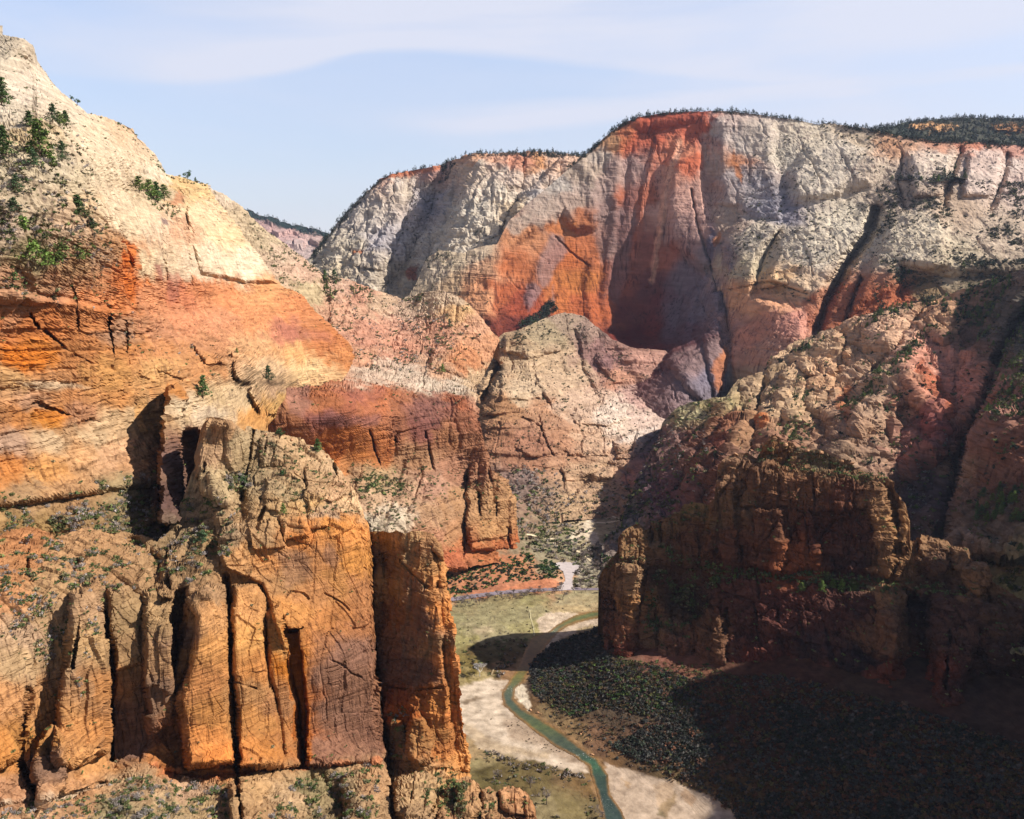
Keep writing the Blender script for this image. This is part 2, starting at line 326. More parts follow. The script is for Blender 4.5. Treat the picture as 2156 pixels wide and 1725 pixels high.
def patch(name, label, top, bot, depth, nominal=None, eL=None, eR=None, step=2.4, mode='Y', feats=(), cols=(), stains=(), spec={}, smoothp=(),
          seed=1, back=(8, 30, 90, 250), rise=(-1, -4, -14, -50), jag=3.0, jagw=10., side=(6, 25, 80), warp_m=60., veg=(), fwarp=5.0, cat='cliff', u=None, bump=1.0,
          streak=1.0, lam=1.0, soft=30., smooth=False, var=1.0, rnd=None, sideL=True, sideR=True, gain=0.82, botdrop=None):
    tx = np.array([p[0] for p in top], float); ty = np.array([p[1] for p in top], float)
    bx = np.array([p[0] for p in bot], float); by = np.array([p[1] for p in bot], float)
    x0, x1 = tx[0], tx[-1]; nx = int((x1 - x0) / step) + 2
    xs = np.linspace(x0, x1, nx); T = np.interp(xs, tx, ty); B = np.interp(xs, bx, by)
    z0 = np.zeros(nx)
    T = T + jag * fbm(np.stack([xs / jagw, z0 + seed, z0], -1), 4, seed) + 0.4 * jag * np.round(2 * fbm(np.stack([xs / (jagw * .7), z0 + 5 + seed, z0], -1), 2, seed))
    ny = int(np.max(B - T) / step) + 2; t = np.linspace(0, 1, ny)[:, None]
    y = T[None] + t * (B - T)[None]; x = np.repeat(xs[None], ny, 0)
    if eL or eR:
        L = np.interp(y, [q[0] for q in eL], [q[1] for q in eL]) if eL else np.full(y.shape, x0)
        R = np.interp(y, [q[0] for q in eR], [q[1] for q in eR]) if eR else np.full(y.shape, x1)
        je = jag * .8 * fbm(np.stack([y / jagw, y * 0 + 3 * seed, y * 0], -1), 3, seed + 3)
        s = (x - x0) / (x1 - x0); x = L + s * (R - L) + (je * s if eR else 0) + (je * (1 - s) if eL else 0)
    base = rbf(depth, x, y, soft)
    if mode == 'Y':
        P = at_Y(x, y, base); off = np.zeros(x.shape)
        wx = x + fwarp * fbm(P / 25., 4, seed + 200); wy = y + fwarp * fbm(P / 25. + 8, 4, seed + 210)
        for f in feats:
            ty_, geo, amp, w = f[0], f[1], f[2], f[3]
            b = boxed(wx, wy, geo, w * 3 + 2)
            if not b.any(): continue
            X, Y = wx[b], wy[b]
            if ty_ == 'p': off[b] -= amp * sstep(poly_sd(X, Y, geo), 0, w)
            elif ty_ == 'r':
                q = np.clip(poly_sd(X, Y, geo) / w, 0, 1); off[b] -= amp * np.sqrt(1 - (1 - q) ** 2)
            elif ty_ == 'l': off[b] -= amp * np.exp(-(seg_d(X, Y, geo) / w) ** 2)
            elif ty_ == 'c': off[b] += amp * np.clip(1.15 - seg_d(X, Y, geo) / w, 0, 1)
            elif ty_ == 't': off[b] -= amp * np.clip(1 - seg_d(X, Y, geo) / w, 0, 1)
        if rnd:   # rounding back towards the two side edges
            s = (x - x.min(1, keepdims=True)) / (x.max(1, keepdims=True) - x.min(1, keepdims=True)) * (x.max(1, keepdims=True) - x.min(1, keepdims=True))
            wL, dL, wR, dR = rnd; sr = (x.max(1, keepdims=True) - x)
            if dL: q = np.clip(s / wL, 0, 1); off += dL * (1 - np.sqrt(1 - (1 - q) ** 2))
            if dR: q = np.clip(sr / wR, 0, 1); off += dR * (1 - np.sqrt(1 - (1 - q) ** 2))
        P = at_Y(x, y, base + off)
    else:
        P = at_z(x, y, base)
    def normals(P):
        a = np.gradient(P, axis=1); b = np.gradient(P, axis=0); n = np.cross(b, a)
        n /= np.linalg.norm(n, axis=-1, keepdims=True) + 1e-9
        s = np.sign(np.sum(n * -P, -1, keepdims=True)); return n * np.where(s == 0, 1, s)
    N = normals(P)
    for _ in range(3):
        N[1:-1, 1:-1] = (N[1:-1, 1:-1] + N[:-2, 1:-1] + N[2:, 1:-1] + N[1:-1, :-2] + N[1:-1, 2:]) / 5
    N /= np.linalg.norm(N, axis=-1, keepdims=True) + 1e-9
    mask = np.ones(x.shape)
    for poly, fac in smoothp:
        b = boxed(x, y, poly, 14)
        if b.any(): m = sstep(poly_sd(x[b], y[b], poly), -6, 12); mask[b] = mask[b] * (1 - m) + fac * m
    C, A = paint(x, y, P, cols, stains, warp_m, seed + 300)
    D = rough(P, spec, seed, mask)
    if mode == 'Y': D = D * (.5 + .5 * sstep(y - y[:1], 0, 30))
    if mode == 'z': N = np.zeros_like(N); N[..., 2] = 1
    P2 = P + N * D[..., None]
    N2 = normals(P2); rec = dict(P=P2, N=N2, x=x, y=y, C=C); PATCH[name] = rec
    for v in veg: scatter(rec, v, seed)
    # back and sides so that the landform is a body, not a sheet
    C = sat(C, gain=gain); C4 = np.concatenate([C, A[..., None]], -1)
    Pn, Cn = P2, C4
    ray_ = lambda q: q / np.linalg.norm(q, axis=-1, keepdims=True)
    if back:
        rows = [];
        for d_, r_ in zip(back[::-1], rise[::-1]): rows.append(P2[:1] + ray_(P2[:1]) * d_ + np.array([0, 0, r_ - .03 * d_]))
        Pn = np.concatenate(rows + [Pn], 0); Cn = np.concatenate([C4[:1]] * len(back) + [Cn], 0)
    if botdrop:
        Pn = np.concatenate([Pn, Pn[-1:] + np.array([0, 0, -botdrop])], 0); Cn = np.concatenate([Cn, Cn[-1:]], 0)
    if side:
        if sideL:
            ex = [Pn[:, :1] + ray_(Pn[:, :1]) * d_ + np.array([d_ * 0.10, 0, 0]) for d_ in side[::-1]]; Pn = np.concatenate(ex + [Pn], 1); Cn = np.concatenate([Cn[:, :1]] * len(side) + [Cn], 1)
        if sideR:
            ex = [Pn[:, -1:] + ray_(Pn[:, -1:]) * d_ - np.array([d_ * 0.10, 0, 0]) for d_ in side]; Pn = np.concatenate([Pn] + ex, 1); Cn = np.concatenate([Cn] + [Cn[:, -1:]] * len(side), 1)
    n_y, n_x = Pn.shape[:2]
    if u is None: u = float(np.median(P2[..., 1])) / 852
    me = np_mesh(name, Pn.reshape(-1, 3), grid_faces(n_y, n_x), Cn.reshape(-1, 4), rock_mat(u, bump, streak, lam, var), smooth)
    o = link(name, me, label, cat, 'structure'); rec['obj'] = o
    print('patch', name, n_x, n_y, 'z', P2[..., 2].min().round(), P2[..., 2].max().round()); return rec
def scatter(rec, v, seed):
    poly, dens, kinds, size, zone = v[:5]; thr = v[5] if len(v) > 5 else 0.3; clump = v[6] if len(v) > 6 else 0.0
    P, N, x, y = rec['P'], rec['N'], rec['x'], rec['y']
    m = np.ones(x.shape, bool) if poly is None else inside(x, y, poly)
    m &= (x > -12) & (x < 2168) & (y > -10) & (y < 1740)
    pr = dens * sstep(N[..., 2], thr - 0.12, thr + 0.12)
    if clump: pr = pr * sstep(fbm(P / clump, 3, seed + 500), -0.05, 0.25) * 2.2
    pr = np.where(m, pr, 0); hit = np.argwhere(RNG.random(x.shape) < pr)
    for (j, i) in hit:
        k = kinds[RNG.integers(len(kinds))]; s = size[0] + (size[1] - size[0]) * RNG.random() ** 2.0
        SCAT.append((k, P[j, i], s, zone))
def Z8(pts): return [(684.2 + a * .3897, 1052.6 + b * .3897) for a, b in pts]      # reading aid for valley outlines
GREY = '#6f6a70'
# ------------------------------------------------------------------ A far plateau
patch('far_plateau', 'distant flat plateau with a dark wooded top and pink cliff, seen through the gap in the skyline',
  [(480,425),(545,452),(590,466),(640,477),(690,492),(760,522),(840,545)], [(480,660),(840,660)],
  [(480,450,6900),(690,490,6600),(560,560,6000),(690,640,5600),(830,560,6400)], step=3, jag=1.2, cols=[(560,500,'#c9a596'),(620,490,'#d0a898'),(640,530,'#c8b0a0'),(690,520,'#b89a88')],
  stains=[([(480,420),(545,449),(590,463),(640,474),(690,489),(840,545),(840,560),(690,500),(640,490),(590,477),(545,466),(480,440)],'#2f4038',3,1.0)],
  spec=dict(blocks=[(40,120,400,30)],fbm=[(30,200,False)]), seed=3, side=(100,800), back=(100,1500), rise=(0,-20), u=4, gain=.8,
  veg=[([(480,420),(545,449),(690,489),(840,545),(840,558),(690,500),(545,466),(480,440)],.25,['farpine'],(14,22),'farplateau',-1)])
# ------------------------------------------------------------------ D far right plateau
patch('wooded_plateau', 'forested tableland with yellow cliff bands on the far right skyline',
  [(1800,285),(1850,270),(1900,260),(1960,251),(2050,248),(2156,251),(2240,252)], [(1800,380),(2240,380)],
  [(1800,280,3300),(2000,255,3700),(2240,252,3600),(2000,300,3000),(2240,310,2950),(1800,330,2900),(2200,380,2700)], step=2.6, jag=2,
  cols=[(1900,270,'#4a5040'),(2000,290,'#4c4c3c'),(2100,290,'#50503e'),(2150,265,'#54503c')],
  stains=[([(1915,262),(1960,259),(2015,264),(2012,275),(1960,277),(1920,272)],'#d8a468',2,1),([(2085,262),(2156,264),(2240,266),(2240,284),(2140,282),(2095,275)],'#d09458',2,1)],
  feats=[('p',[(1915,264),(2015,266),(2012,276),(1920,273)],60,3),('p',[(2085,264),(2240,268),(2240,283),(2095,276)],60,3)],
  spec=dict(blocks=[(18,60,200,10)],fbm=[(14,90,False)]), seed=4, back=(100,1500), rise=(0,-20), side=(50,200),
  veg=[(None,.3,['farpine'],(12,19),'farwood',-1),([(1800,285),(1960,251),(2156,251),(2240,252),(2240,258),(1960,258),(1800,292)],.3,['farpine'],(12,20),'farwood',-1)])
# ------------------------------------------------------------------ B pale mesa
patch('pale_mesa', 'grey-white mesa wall with an orange rim and wooded top, beyond the notch in the middle',
  [(630,560),(655,540),(690,500),(722,460),(760,420),(800,378),(820,370),(860,362),(920,350),(960,336),(985,329),(1060,326),(1130,323),(1200,330),(1260,335),(1340,335)],
  [(630,640),(700,680),(900,690),(1010,610),(1090,540),(1200,440),(1340,380)],
  [(640,600,2900),(720,470,3150),(820,370,3250),(760,600,2850),(850,610,2780),(960,340,3200),(1060,330,3150),(1200,340,3200),(1060,540,2820),(930,600,2750),(1300,350,3200),(1200,560,2800),(1000,450,2960),(880,400,3240)],
  feats=[('p',[(985,322),(1100,310),(1250,310),(1250,700),(880,700),(885,610),(905,550),(935,480),(955,415),(968,360)],170,30),
         ('p',[(690,500),(720,455),(815,372),(862,362),(868,420),(850,500),(820,560),(800,640),(660,640)],60,30),
         ('c',[(945,345),(925,400),(900,470),(865,540),(825,600)],70,22),('c',[(1103,322),(1102,372),(1096,410),(1075,445),(1055,490)],60,7),
         ('c',[(660,560),(700,530),(720,480)],25,6),('p',[(1180,330),(1240,330),(1200,380),(1150,420),(1090,470),(1080,440),(1130,390)],50,10),
         ('p',[(748,535),(830,540),(800,570),(745,562)],25,4),('c',[(735,529),(760,533),(775,536)],40,4),('c',[(828,432),(850,436)],30,3)],
  cols=[(700,530,'#b9ac92'),(760,450,'#b7ab98'),(800,520,'#a8a09a'),(850,400,'#c2b39a'),(830,371,'#b9744e'),(835,392,'#c0b09a'),(870,366,'#b87a58'),(880,390,'#b8a894'),(905,362,'#a88474'),(900,430,'#948e8e'),(720,570,'#bfae8c'),(780,575,'#b4a58c'),
        (860,600,'#a8987c'),(1000,450,'#c4b8a0'),(1050,400,'#cdbea4'),(1000,336,'#c99870'),(1050,332,'#cf9c78'),(1020,360,'#c8b498'),(1090,345,'#c08464'),(1075,370,'#c8b49c'),(1130,348,'#c8905c'),(1140,380,'#c4b09a'),(1170,345,'#cda888'),(1080,450,'#cfb894'),(1130,430,'#b8aea0'),(960,520,'#c3b59c'),(1040,520,'#c0b298')],
  stains=[([(815,362),(870,358),(925,348),(930,358),(880,368),(818,374)],'#b4683f',3,.8),([(735,529),(765,532),(768,542),(740,540)],'#a0623c',2,.9),([(860,575),(885,560),(880,600),(866,600)],'#8c4c30',3,.9)],
  spec=dict(bricks=[(9,46,60,8,3.5)],blocks=[(4,16,60,2)],flutes=[(16,55,500)],beds=[(3,24)],fbm=[(6,60,True),(8,150,False)],warp=14), seed=5, warp_m=140, jag=2, back=(60,300,1200), rise=(-4,-10,-30), side=(100,400), u=3.4, gain=.95, bump=.6,
  veg=[([(655,540),(720,456),(815,366),(985,322),(1340,322),(1340,338),(985,334),(870,364),(820,374),(730,465),(665,545)],.38,['farpine'],(7,17),'mesarim',-1),
       ([(930,345),(965,340),(950,385),(925,395)],.3,['farpine'],(10,16),'mesagully',-1),([(865,420),(960,350),(900,520),(830,620),(800,620)],.05,['farpine','farshrub'],(6,12),'mesagully',0),
       ([(1000,490),(1050,480),(1040,520),(1000,520)],.04,['farpine','farshrub'],(8,14),'mesafoot',-1),
       (None,.010,['farshrub'],(3,8),'mesaface',.1),([(655,540),(700,490),(730,470),(680,600),(640,600)],.05,['farshrub'],(4,8),'mesaface',.0)])
# ------------------------------------------------------------------ C the great streaked wall and white domes to its right
patch('streaked_peak', 'massive peak with a red and grey stained hollow wall, pale domes to its right and a wooded rim',
  [(845,632),(863,620),(880,592),(897,548),(925,528),(975,534),(1010,520),(1047,515),(1071,466),(1112,428),(1160,390),(1228,329),(1262,300),(1285,280),(1310,262),(1345,249),(1400,239),(1470,236),(1540,236),(1600,243),(1660,250),(1720,263),(1745,259),(1790,267),(1840,273),(1880,285),(1930,293),(1980,300),(2060,302),(2156,308),(2240,312)],
  [(845,700),(1000,780),(1300,830),(1500,960),(1700,960),(2240,960)],
  [(870,640,2380),(930,560,2420),(1040,530,2420),(1035,640,2360),(1050,705,2280),(1130,660,2390),(1150,480,2500),(1260,400,2620),(1250,640,2470),(1280,290,2680),(1340,300,2660),(1400,240,2700),(1390,450,2540),(1375,715,2370),(1415,750,2170),
   (1480,260,2680),(1500,450,2500),(1500,640,2340),(1445,800,1960),(1425,870,1850),(1540,860,2080),(1560,300,2640),(1600,420,2480),(1560,560,2290),(1650,260,2640),(1680,450,2350),(1760,270,2600),(1800,420,2370),(1850,560,2120),
   (1700,620,2120),(1620,640,2140),(1650,800,1900),(1900,300,2500),(1950,450,2240),(2000,600,1960),(2156,310,2560),(2156,450,2260),(2156,600,1960),(2200,750,1700),(1850,750,1850),(1000,740,2300)],
  feats=[ # hollow wall relief
         ('p',[(1022,655),(1030,600),(1050,540),(1080,500),(1130,470),(1190,430),(1215,470),(1240,470),(1290,420),(1300,330),(1330,262),(1480,236),(1500,300),(1520,420),(1510,520),(1520,600),(1500,700),(1440,745),(1385,735),(1300,720),(1130,690),(1050,712)],-34,26),
         ('p',[(1490,236),(1560,236),(1640,252),(1640,330),(1660,420),(1650,470),(1600,475),(1560,455),(1520,440),(1500,380),(1500,300)],30,26),
         ('p',[(1405,330),(1440,300),(1470,260),(1490,300),(1500,420),(1520,520),(1490,600),(1450,560),(1400,520),(1395,430)],34,26),
         ('l',[(1215,330),(1250,380),(1245,450)],14,16),('l',[(1300,420),(1285,520),(1270,640),(1290,720)],14,12),('l',[(1340,260),(1330,400),(1310,520)],10,12),
         ('t',[(1432,290),(1412,340),(1398,420),(1392,480),(1380,540),(1365,600)],12,8),
         ('t',[(1385,300),(1360,380),(1345,470),(1330,560)],9,10),('c',[(1455,400),(1470,480),(1500,560),(1510,620)],18,5),
         ('p',[(1440,620),(1510,560),(1530,640),(1530,760),(1540,850),(1480,870),(1390,760),(1420,700)],45,22),
         ('p',[(1475,700),(1530,640),(1545,740),(1550,840),(1500,850)],30,12),
         ('l',[(1250,560),(1240,620),(1250,690)],18,14),('l',[(1140,560),(1120,620),(1110,690)],16,14),
         ('c',[(1170,500),(1200,530),(1240,560)],10,3),
         # slots in the white domes
         ('c',[(1845,445),(1825,500),(1790,545),(1765,590),(1740,640),(1720,700)],120,17),('c',[(1812,590),(1800,625),(1780,680)],60,9),
         ('c',[(1640,485),(1610,540),(1590,600)],26,6),('p',[(1560,455),(1660,470),(1600,540),(1590,620),(1700,660),(1690,800),(1540,850),(1528,650),(1520,560),(1518,500)],40,16),
         ('p',[(1700,470),(1845,450),(1820,510),(1760,590),(1720,640),(1600,600),(1640,500)],26,20),('p',[(1860,440),(1990,420),(2010,560),(1850,640),(1770,690),(1800,610),(1850,500)],40,26),
         ('p',[(1700,300),(1790,290),(1880,330),(1840,400),(1740,430),(1660,440),(1650,360)],45,30),
         ('c',[(1900,330),(1890,390),(1905,440)],30,9),('c',[(2020,320),(2000,380),(1985,430)],40,11),('c',[(2120,330),(2110,380),(2085,440)],40,12),('p',[(1910,320),(2010,330),(1985,420),(1920,420)],40,14),('p',[(2035,320),(2110,330),(2095,420),(2020,420)],40,14),
         ('l',[(1560,600),(1620,585),(1690,600)],14,10),('c',[(1540,610),(1620,592),(1700,618)],16,4),('p',[(1580,610),(1650,595),(1690,612),(1620,625)],-14,6),
         ('p',[(1880,540),(2000,560),(2156,560),(2240,560),(2240,640),(1980,650),(1860,660)],-60,30)],
  cols=[(880,600,'#bca886'),(900,570,'#b9a88c'),(940,545,'#c9b490'),(1010,535,'#c9b391'),(960,600,'#c6a67c'),(1000,620,'#cc9062'),(1030,560,'#c89870'),
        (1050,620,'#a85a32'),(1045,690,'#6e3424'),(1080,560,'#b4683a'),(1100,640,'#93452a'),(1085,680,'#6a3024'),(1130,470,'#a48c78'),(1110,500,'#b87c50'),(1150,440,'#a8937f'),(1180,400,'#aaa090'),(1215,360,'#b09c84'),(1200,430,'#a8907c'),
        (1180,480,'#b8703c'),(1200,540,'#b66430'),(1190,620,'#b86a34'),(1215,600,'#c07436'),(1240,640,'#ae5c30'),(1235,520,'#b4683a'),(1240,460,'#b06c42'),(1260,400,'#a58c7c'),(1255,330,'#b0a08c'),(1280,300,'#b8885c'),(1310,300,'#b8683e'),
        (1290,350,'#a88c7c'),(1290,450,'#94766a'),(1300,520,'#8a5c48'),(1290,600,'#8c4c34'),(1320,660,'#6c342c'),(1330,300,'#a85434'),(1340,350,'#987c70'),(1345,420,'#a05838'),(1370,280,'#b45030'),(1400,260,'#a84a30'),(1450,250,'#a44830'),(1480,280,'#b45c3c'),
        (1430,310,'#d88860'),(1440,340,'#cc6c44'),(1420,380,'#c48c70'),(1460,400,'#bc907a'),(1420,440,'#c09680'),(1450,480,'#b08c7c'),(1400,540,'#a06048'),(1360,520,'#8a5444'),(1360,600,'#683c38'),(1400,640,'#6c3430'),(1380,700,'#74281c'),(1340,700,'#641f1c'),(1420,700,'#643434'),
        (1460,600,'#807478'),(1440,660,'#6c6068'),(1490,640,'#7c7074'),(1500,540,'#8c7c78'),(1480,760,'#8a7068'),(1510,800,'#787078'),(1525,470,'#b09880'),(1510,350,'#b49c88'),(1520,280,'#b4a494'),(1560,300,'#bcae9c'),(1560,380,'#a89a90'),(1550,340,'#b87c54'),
        (1600,300,'#c0b09a'),(1600,400,'#ac9c8c'),(1630,440,'#8c868a'),(1650,320,'#c8bca2'),(1700,300,'#cabb9e'),(1760,330,'#c8baa0'),(1820,290,'#c0ac8c'),(1850,360,'#bcaa90'),(1900,300,'#c49a78'),(1870,310,'#c09068'),(1940,350,'#cab8a0'),(1970,305,'#c08c6c'),(1975,335,'#ccbaa0'),(2050,306,'#bc7c5c'),(2055,340,'#c8b09c'),(2050,370,'#c8b4a0'),
        (2130,315,'#c08c74'),(2120,350,'#ccb8a4'),(2156,380,'#c8b09c'),(2000,440,'#b0987c'),(1900,420,'#a8947c'),(1720,380,'#c8baa0'),(1600,500,'#cbbc9e'),(1700,540,'#cdbfa2'),(1800,480,'#c9bc9f'),(1900,520,'#c6b798'),(1950,480,'#ccbc9c'),(2000,560,'#b8a888'),(2100,500,'#b8a488'),
        (1560,560,'#c0b08c'),(1560,620,'#d0a070'),(1640,610,'#d4ac78'),(1620,640,'#cf9068'),(1700,620,'#ccb08c'),(1660,670,'#c48870'),(1580,700,'#c4886a'),(1600,750,'#b88c70'),(1570,800,'#a89478'),(1830,640,'#a45a34'),(1880,640,'#a05c38'),(1790,660,'#a87450'),(1950,620,'#8c7450'),(2100,620,'#6c6048')],
  stains=[([(1160,490),(1185,500),(1192,530),(1172,560),(1160,600),(1140,606),(1128,590),(1135,545),(1150,515)],'#7e7270',6,.6),
          ([(1105,600),(1122,592),(1138,610),(1120,640),(1112,655),(1104,630)],'#7c7070',5,.6),([(1155,640),(1170,600),(1162,650),(1140,680)],'#746868',4,.6),
          ([(1060,470),(1120,440),(1118,470),(1095,500),(1080,500)],'#a8947f',5,.8),([(1400,238),(1480,237),(1478,262),(1440,275),(1420,290),(1380,300),(1360,330),(1330,330),(1345,270)],'#a85a40',6,.6),
          ([(1432,290),(1440,300),(1420,345),(1404,420),(1398,480),(1384,560),(1372,595),(1366,590),(1376,540),(1388,470),(1392,410),(1404,350),(1420,310)],'#d8a280',4,.85),
          ([(1388,300),(1372,340),(1356,400),(1345,460),(1332,540),(1338,560),(1352,500),(1362,440),(1378,370),(1394,320)],'#b0684a',5,.7),
          ([(1330,380),(1350,390),(1340,470),(1325,560),(1300,640),(1270,620),(1285,520),(1310,440)],'#7c6460',8,.5),([(1250,400),(1290,380),(1300,440),(1300,540),(1262,560),(1252,470)],'#947c70',8,.5),
          ([(1395,600),(1440,540),(1470,560),(1480,640),(1450,720),(1400,720)],'#6c5e64',9,.6),([(1440,380),(1470,395),(1490,450),(1485,500),(1460,470),(1420,440),(1404,400)],'#c69a84',5,.6),
          ([(1540,310),(1552,340),(1566,370),(1560,390),(1545,360)],'#c47c48',3,.9),([(1600,360),(1640,400),(1655,450),(1640,472),(1600,460),(1570,440),(1566,400)],'#a09a98',7,.6),
          ([(1490,480),(1512,500),(1505,545),(1494,560),(1485,520)],'#5c5868',4,.8),([(1500,500),(1518,488),(1516,520),(1504,520)],'#b87848',3,.9),
          ([(1548,590),(1570,610),(1620,600),(1690,622),(1690,655),(1620,660),(1560,660),(1545,640)],'#d29c70',5,.6),([(1690,640),(1730,610),(1770,600),(1900,610),(1930,640),(1900,680),(1780,700),(1700,700)],'#a45c38',6,.75),
          ([(1500,780),(1520,730),(1535,740),(1520,830),(1508,830)],'#b06a38',3,.8)],
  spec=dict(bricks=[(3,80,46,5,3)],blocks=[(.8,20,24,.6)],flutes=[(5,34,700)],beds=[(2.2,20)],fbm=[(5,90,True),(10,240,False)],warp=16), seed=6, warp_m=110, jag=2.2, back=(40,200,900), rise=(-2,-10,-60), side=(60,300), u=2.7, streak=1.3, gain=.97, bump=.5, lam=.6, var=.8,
  smoothp=[([(1022,655),(1050,540),(1130,470),(1240,430),(1290,420),(1300,330),(1480,300),(1500,500),(1440,745),(1130,690),(1050,712)],.55)],
  veg=[([(1190,350),(1228,320),(1285,272),(1345,240),(1470,228),(1600,234),(1745,250),(1880,276),(1980,290),(2240,300),(2240,313),(1980,306),(1880,292),(1745,266),(1600,247),(1470,240),(1345,254),(1290,284),(1235,332),(1195,360)],.45,['farpine'],(6,16),'peakrim',-1),
       ([(1720,264),(1880,285),(2000,300),(2240,312),(2240,330),(1980,312),(1880,310),(1800,300),(1740,290)],.07,['farpine','farshrub'],(6,12),'domes',-.5),
       ([(1870,330),(2000,330),(1990,420),(1880,440),(1840,400)],.06,['farshrub','farpine'],(5,11),'domes',.1,90),
       ([(1560,440),(1700,420),(1690,500),(1600,520)],.05,['farpine','farshrub'],(6,12),'domes',.1,60),
       ([(1680,400),(2240,380),(2240,560),(1860,560),(1700,480)],.11,['farpine','farshrub','farshrub'],(6,14),'domes',-.2,110),
       ([(1600,280),(2240,330),(2240,600),(1700,640),(1520,600)],.04,['farshrub'],(3.5,9),'domes',-.2),
       ([(1640,300),(1760,280),(1740,420),(1640,470)],.012,['farpine','farshrub'],(5,10),'domes',.1,60),
       ([(1880,560),(2000,560),(2240,550),(2240,660),(1980,660),(1850,690),(1800,740),(1750,760)],.11,['farpine','farpine','farshrub'],(8,15),'domefoot',-.6,90),
       ([(1090,690),(1160,640),(1175,655),(1110,705)],.3,['farpine'],(9,17),'wallfoot',-1),([(1520,500),(1600,500),(1580,590),(1530,600)],.05,['farshrub','farpine'],(4,9),'domes',-.2),
       ([(890,530),(960,530),(960,560),(900,570)],.03,['farpine'],(8,13),'mesafoot',-1),([(845,600),(1040,520),(1040,640),(900,640)],.015,['farshrub'],(3,7),'mesaface',0)])
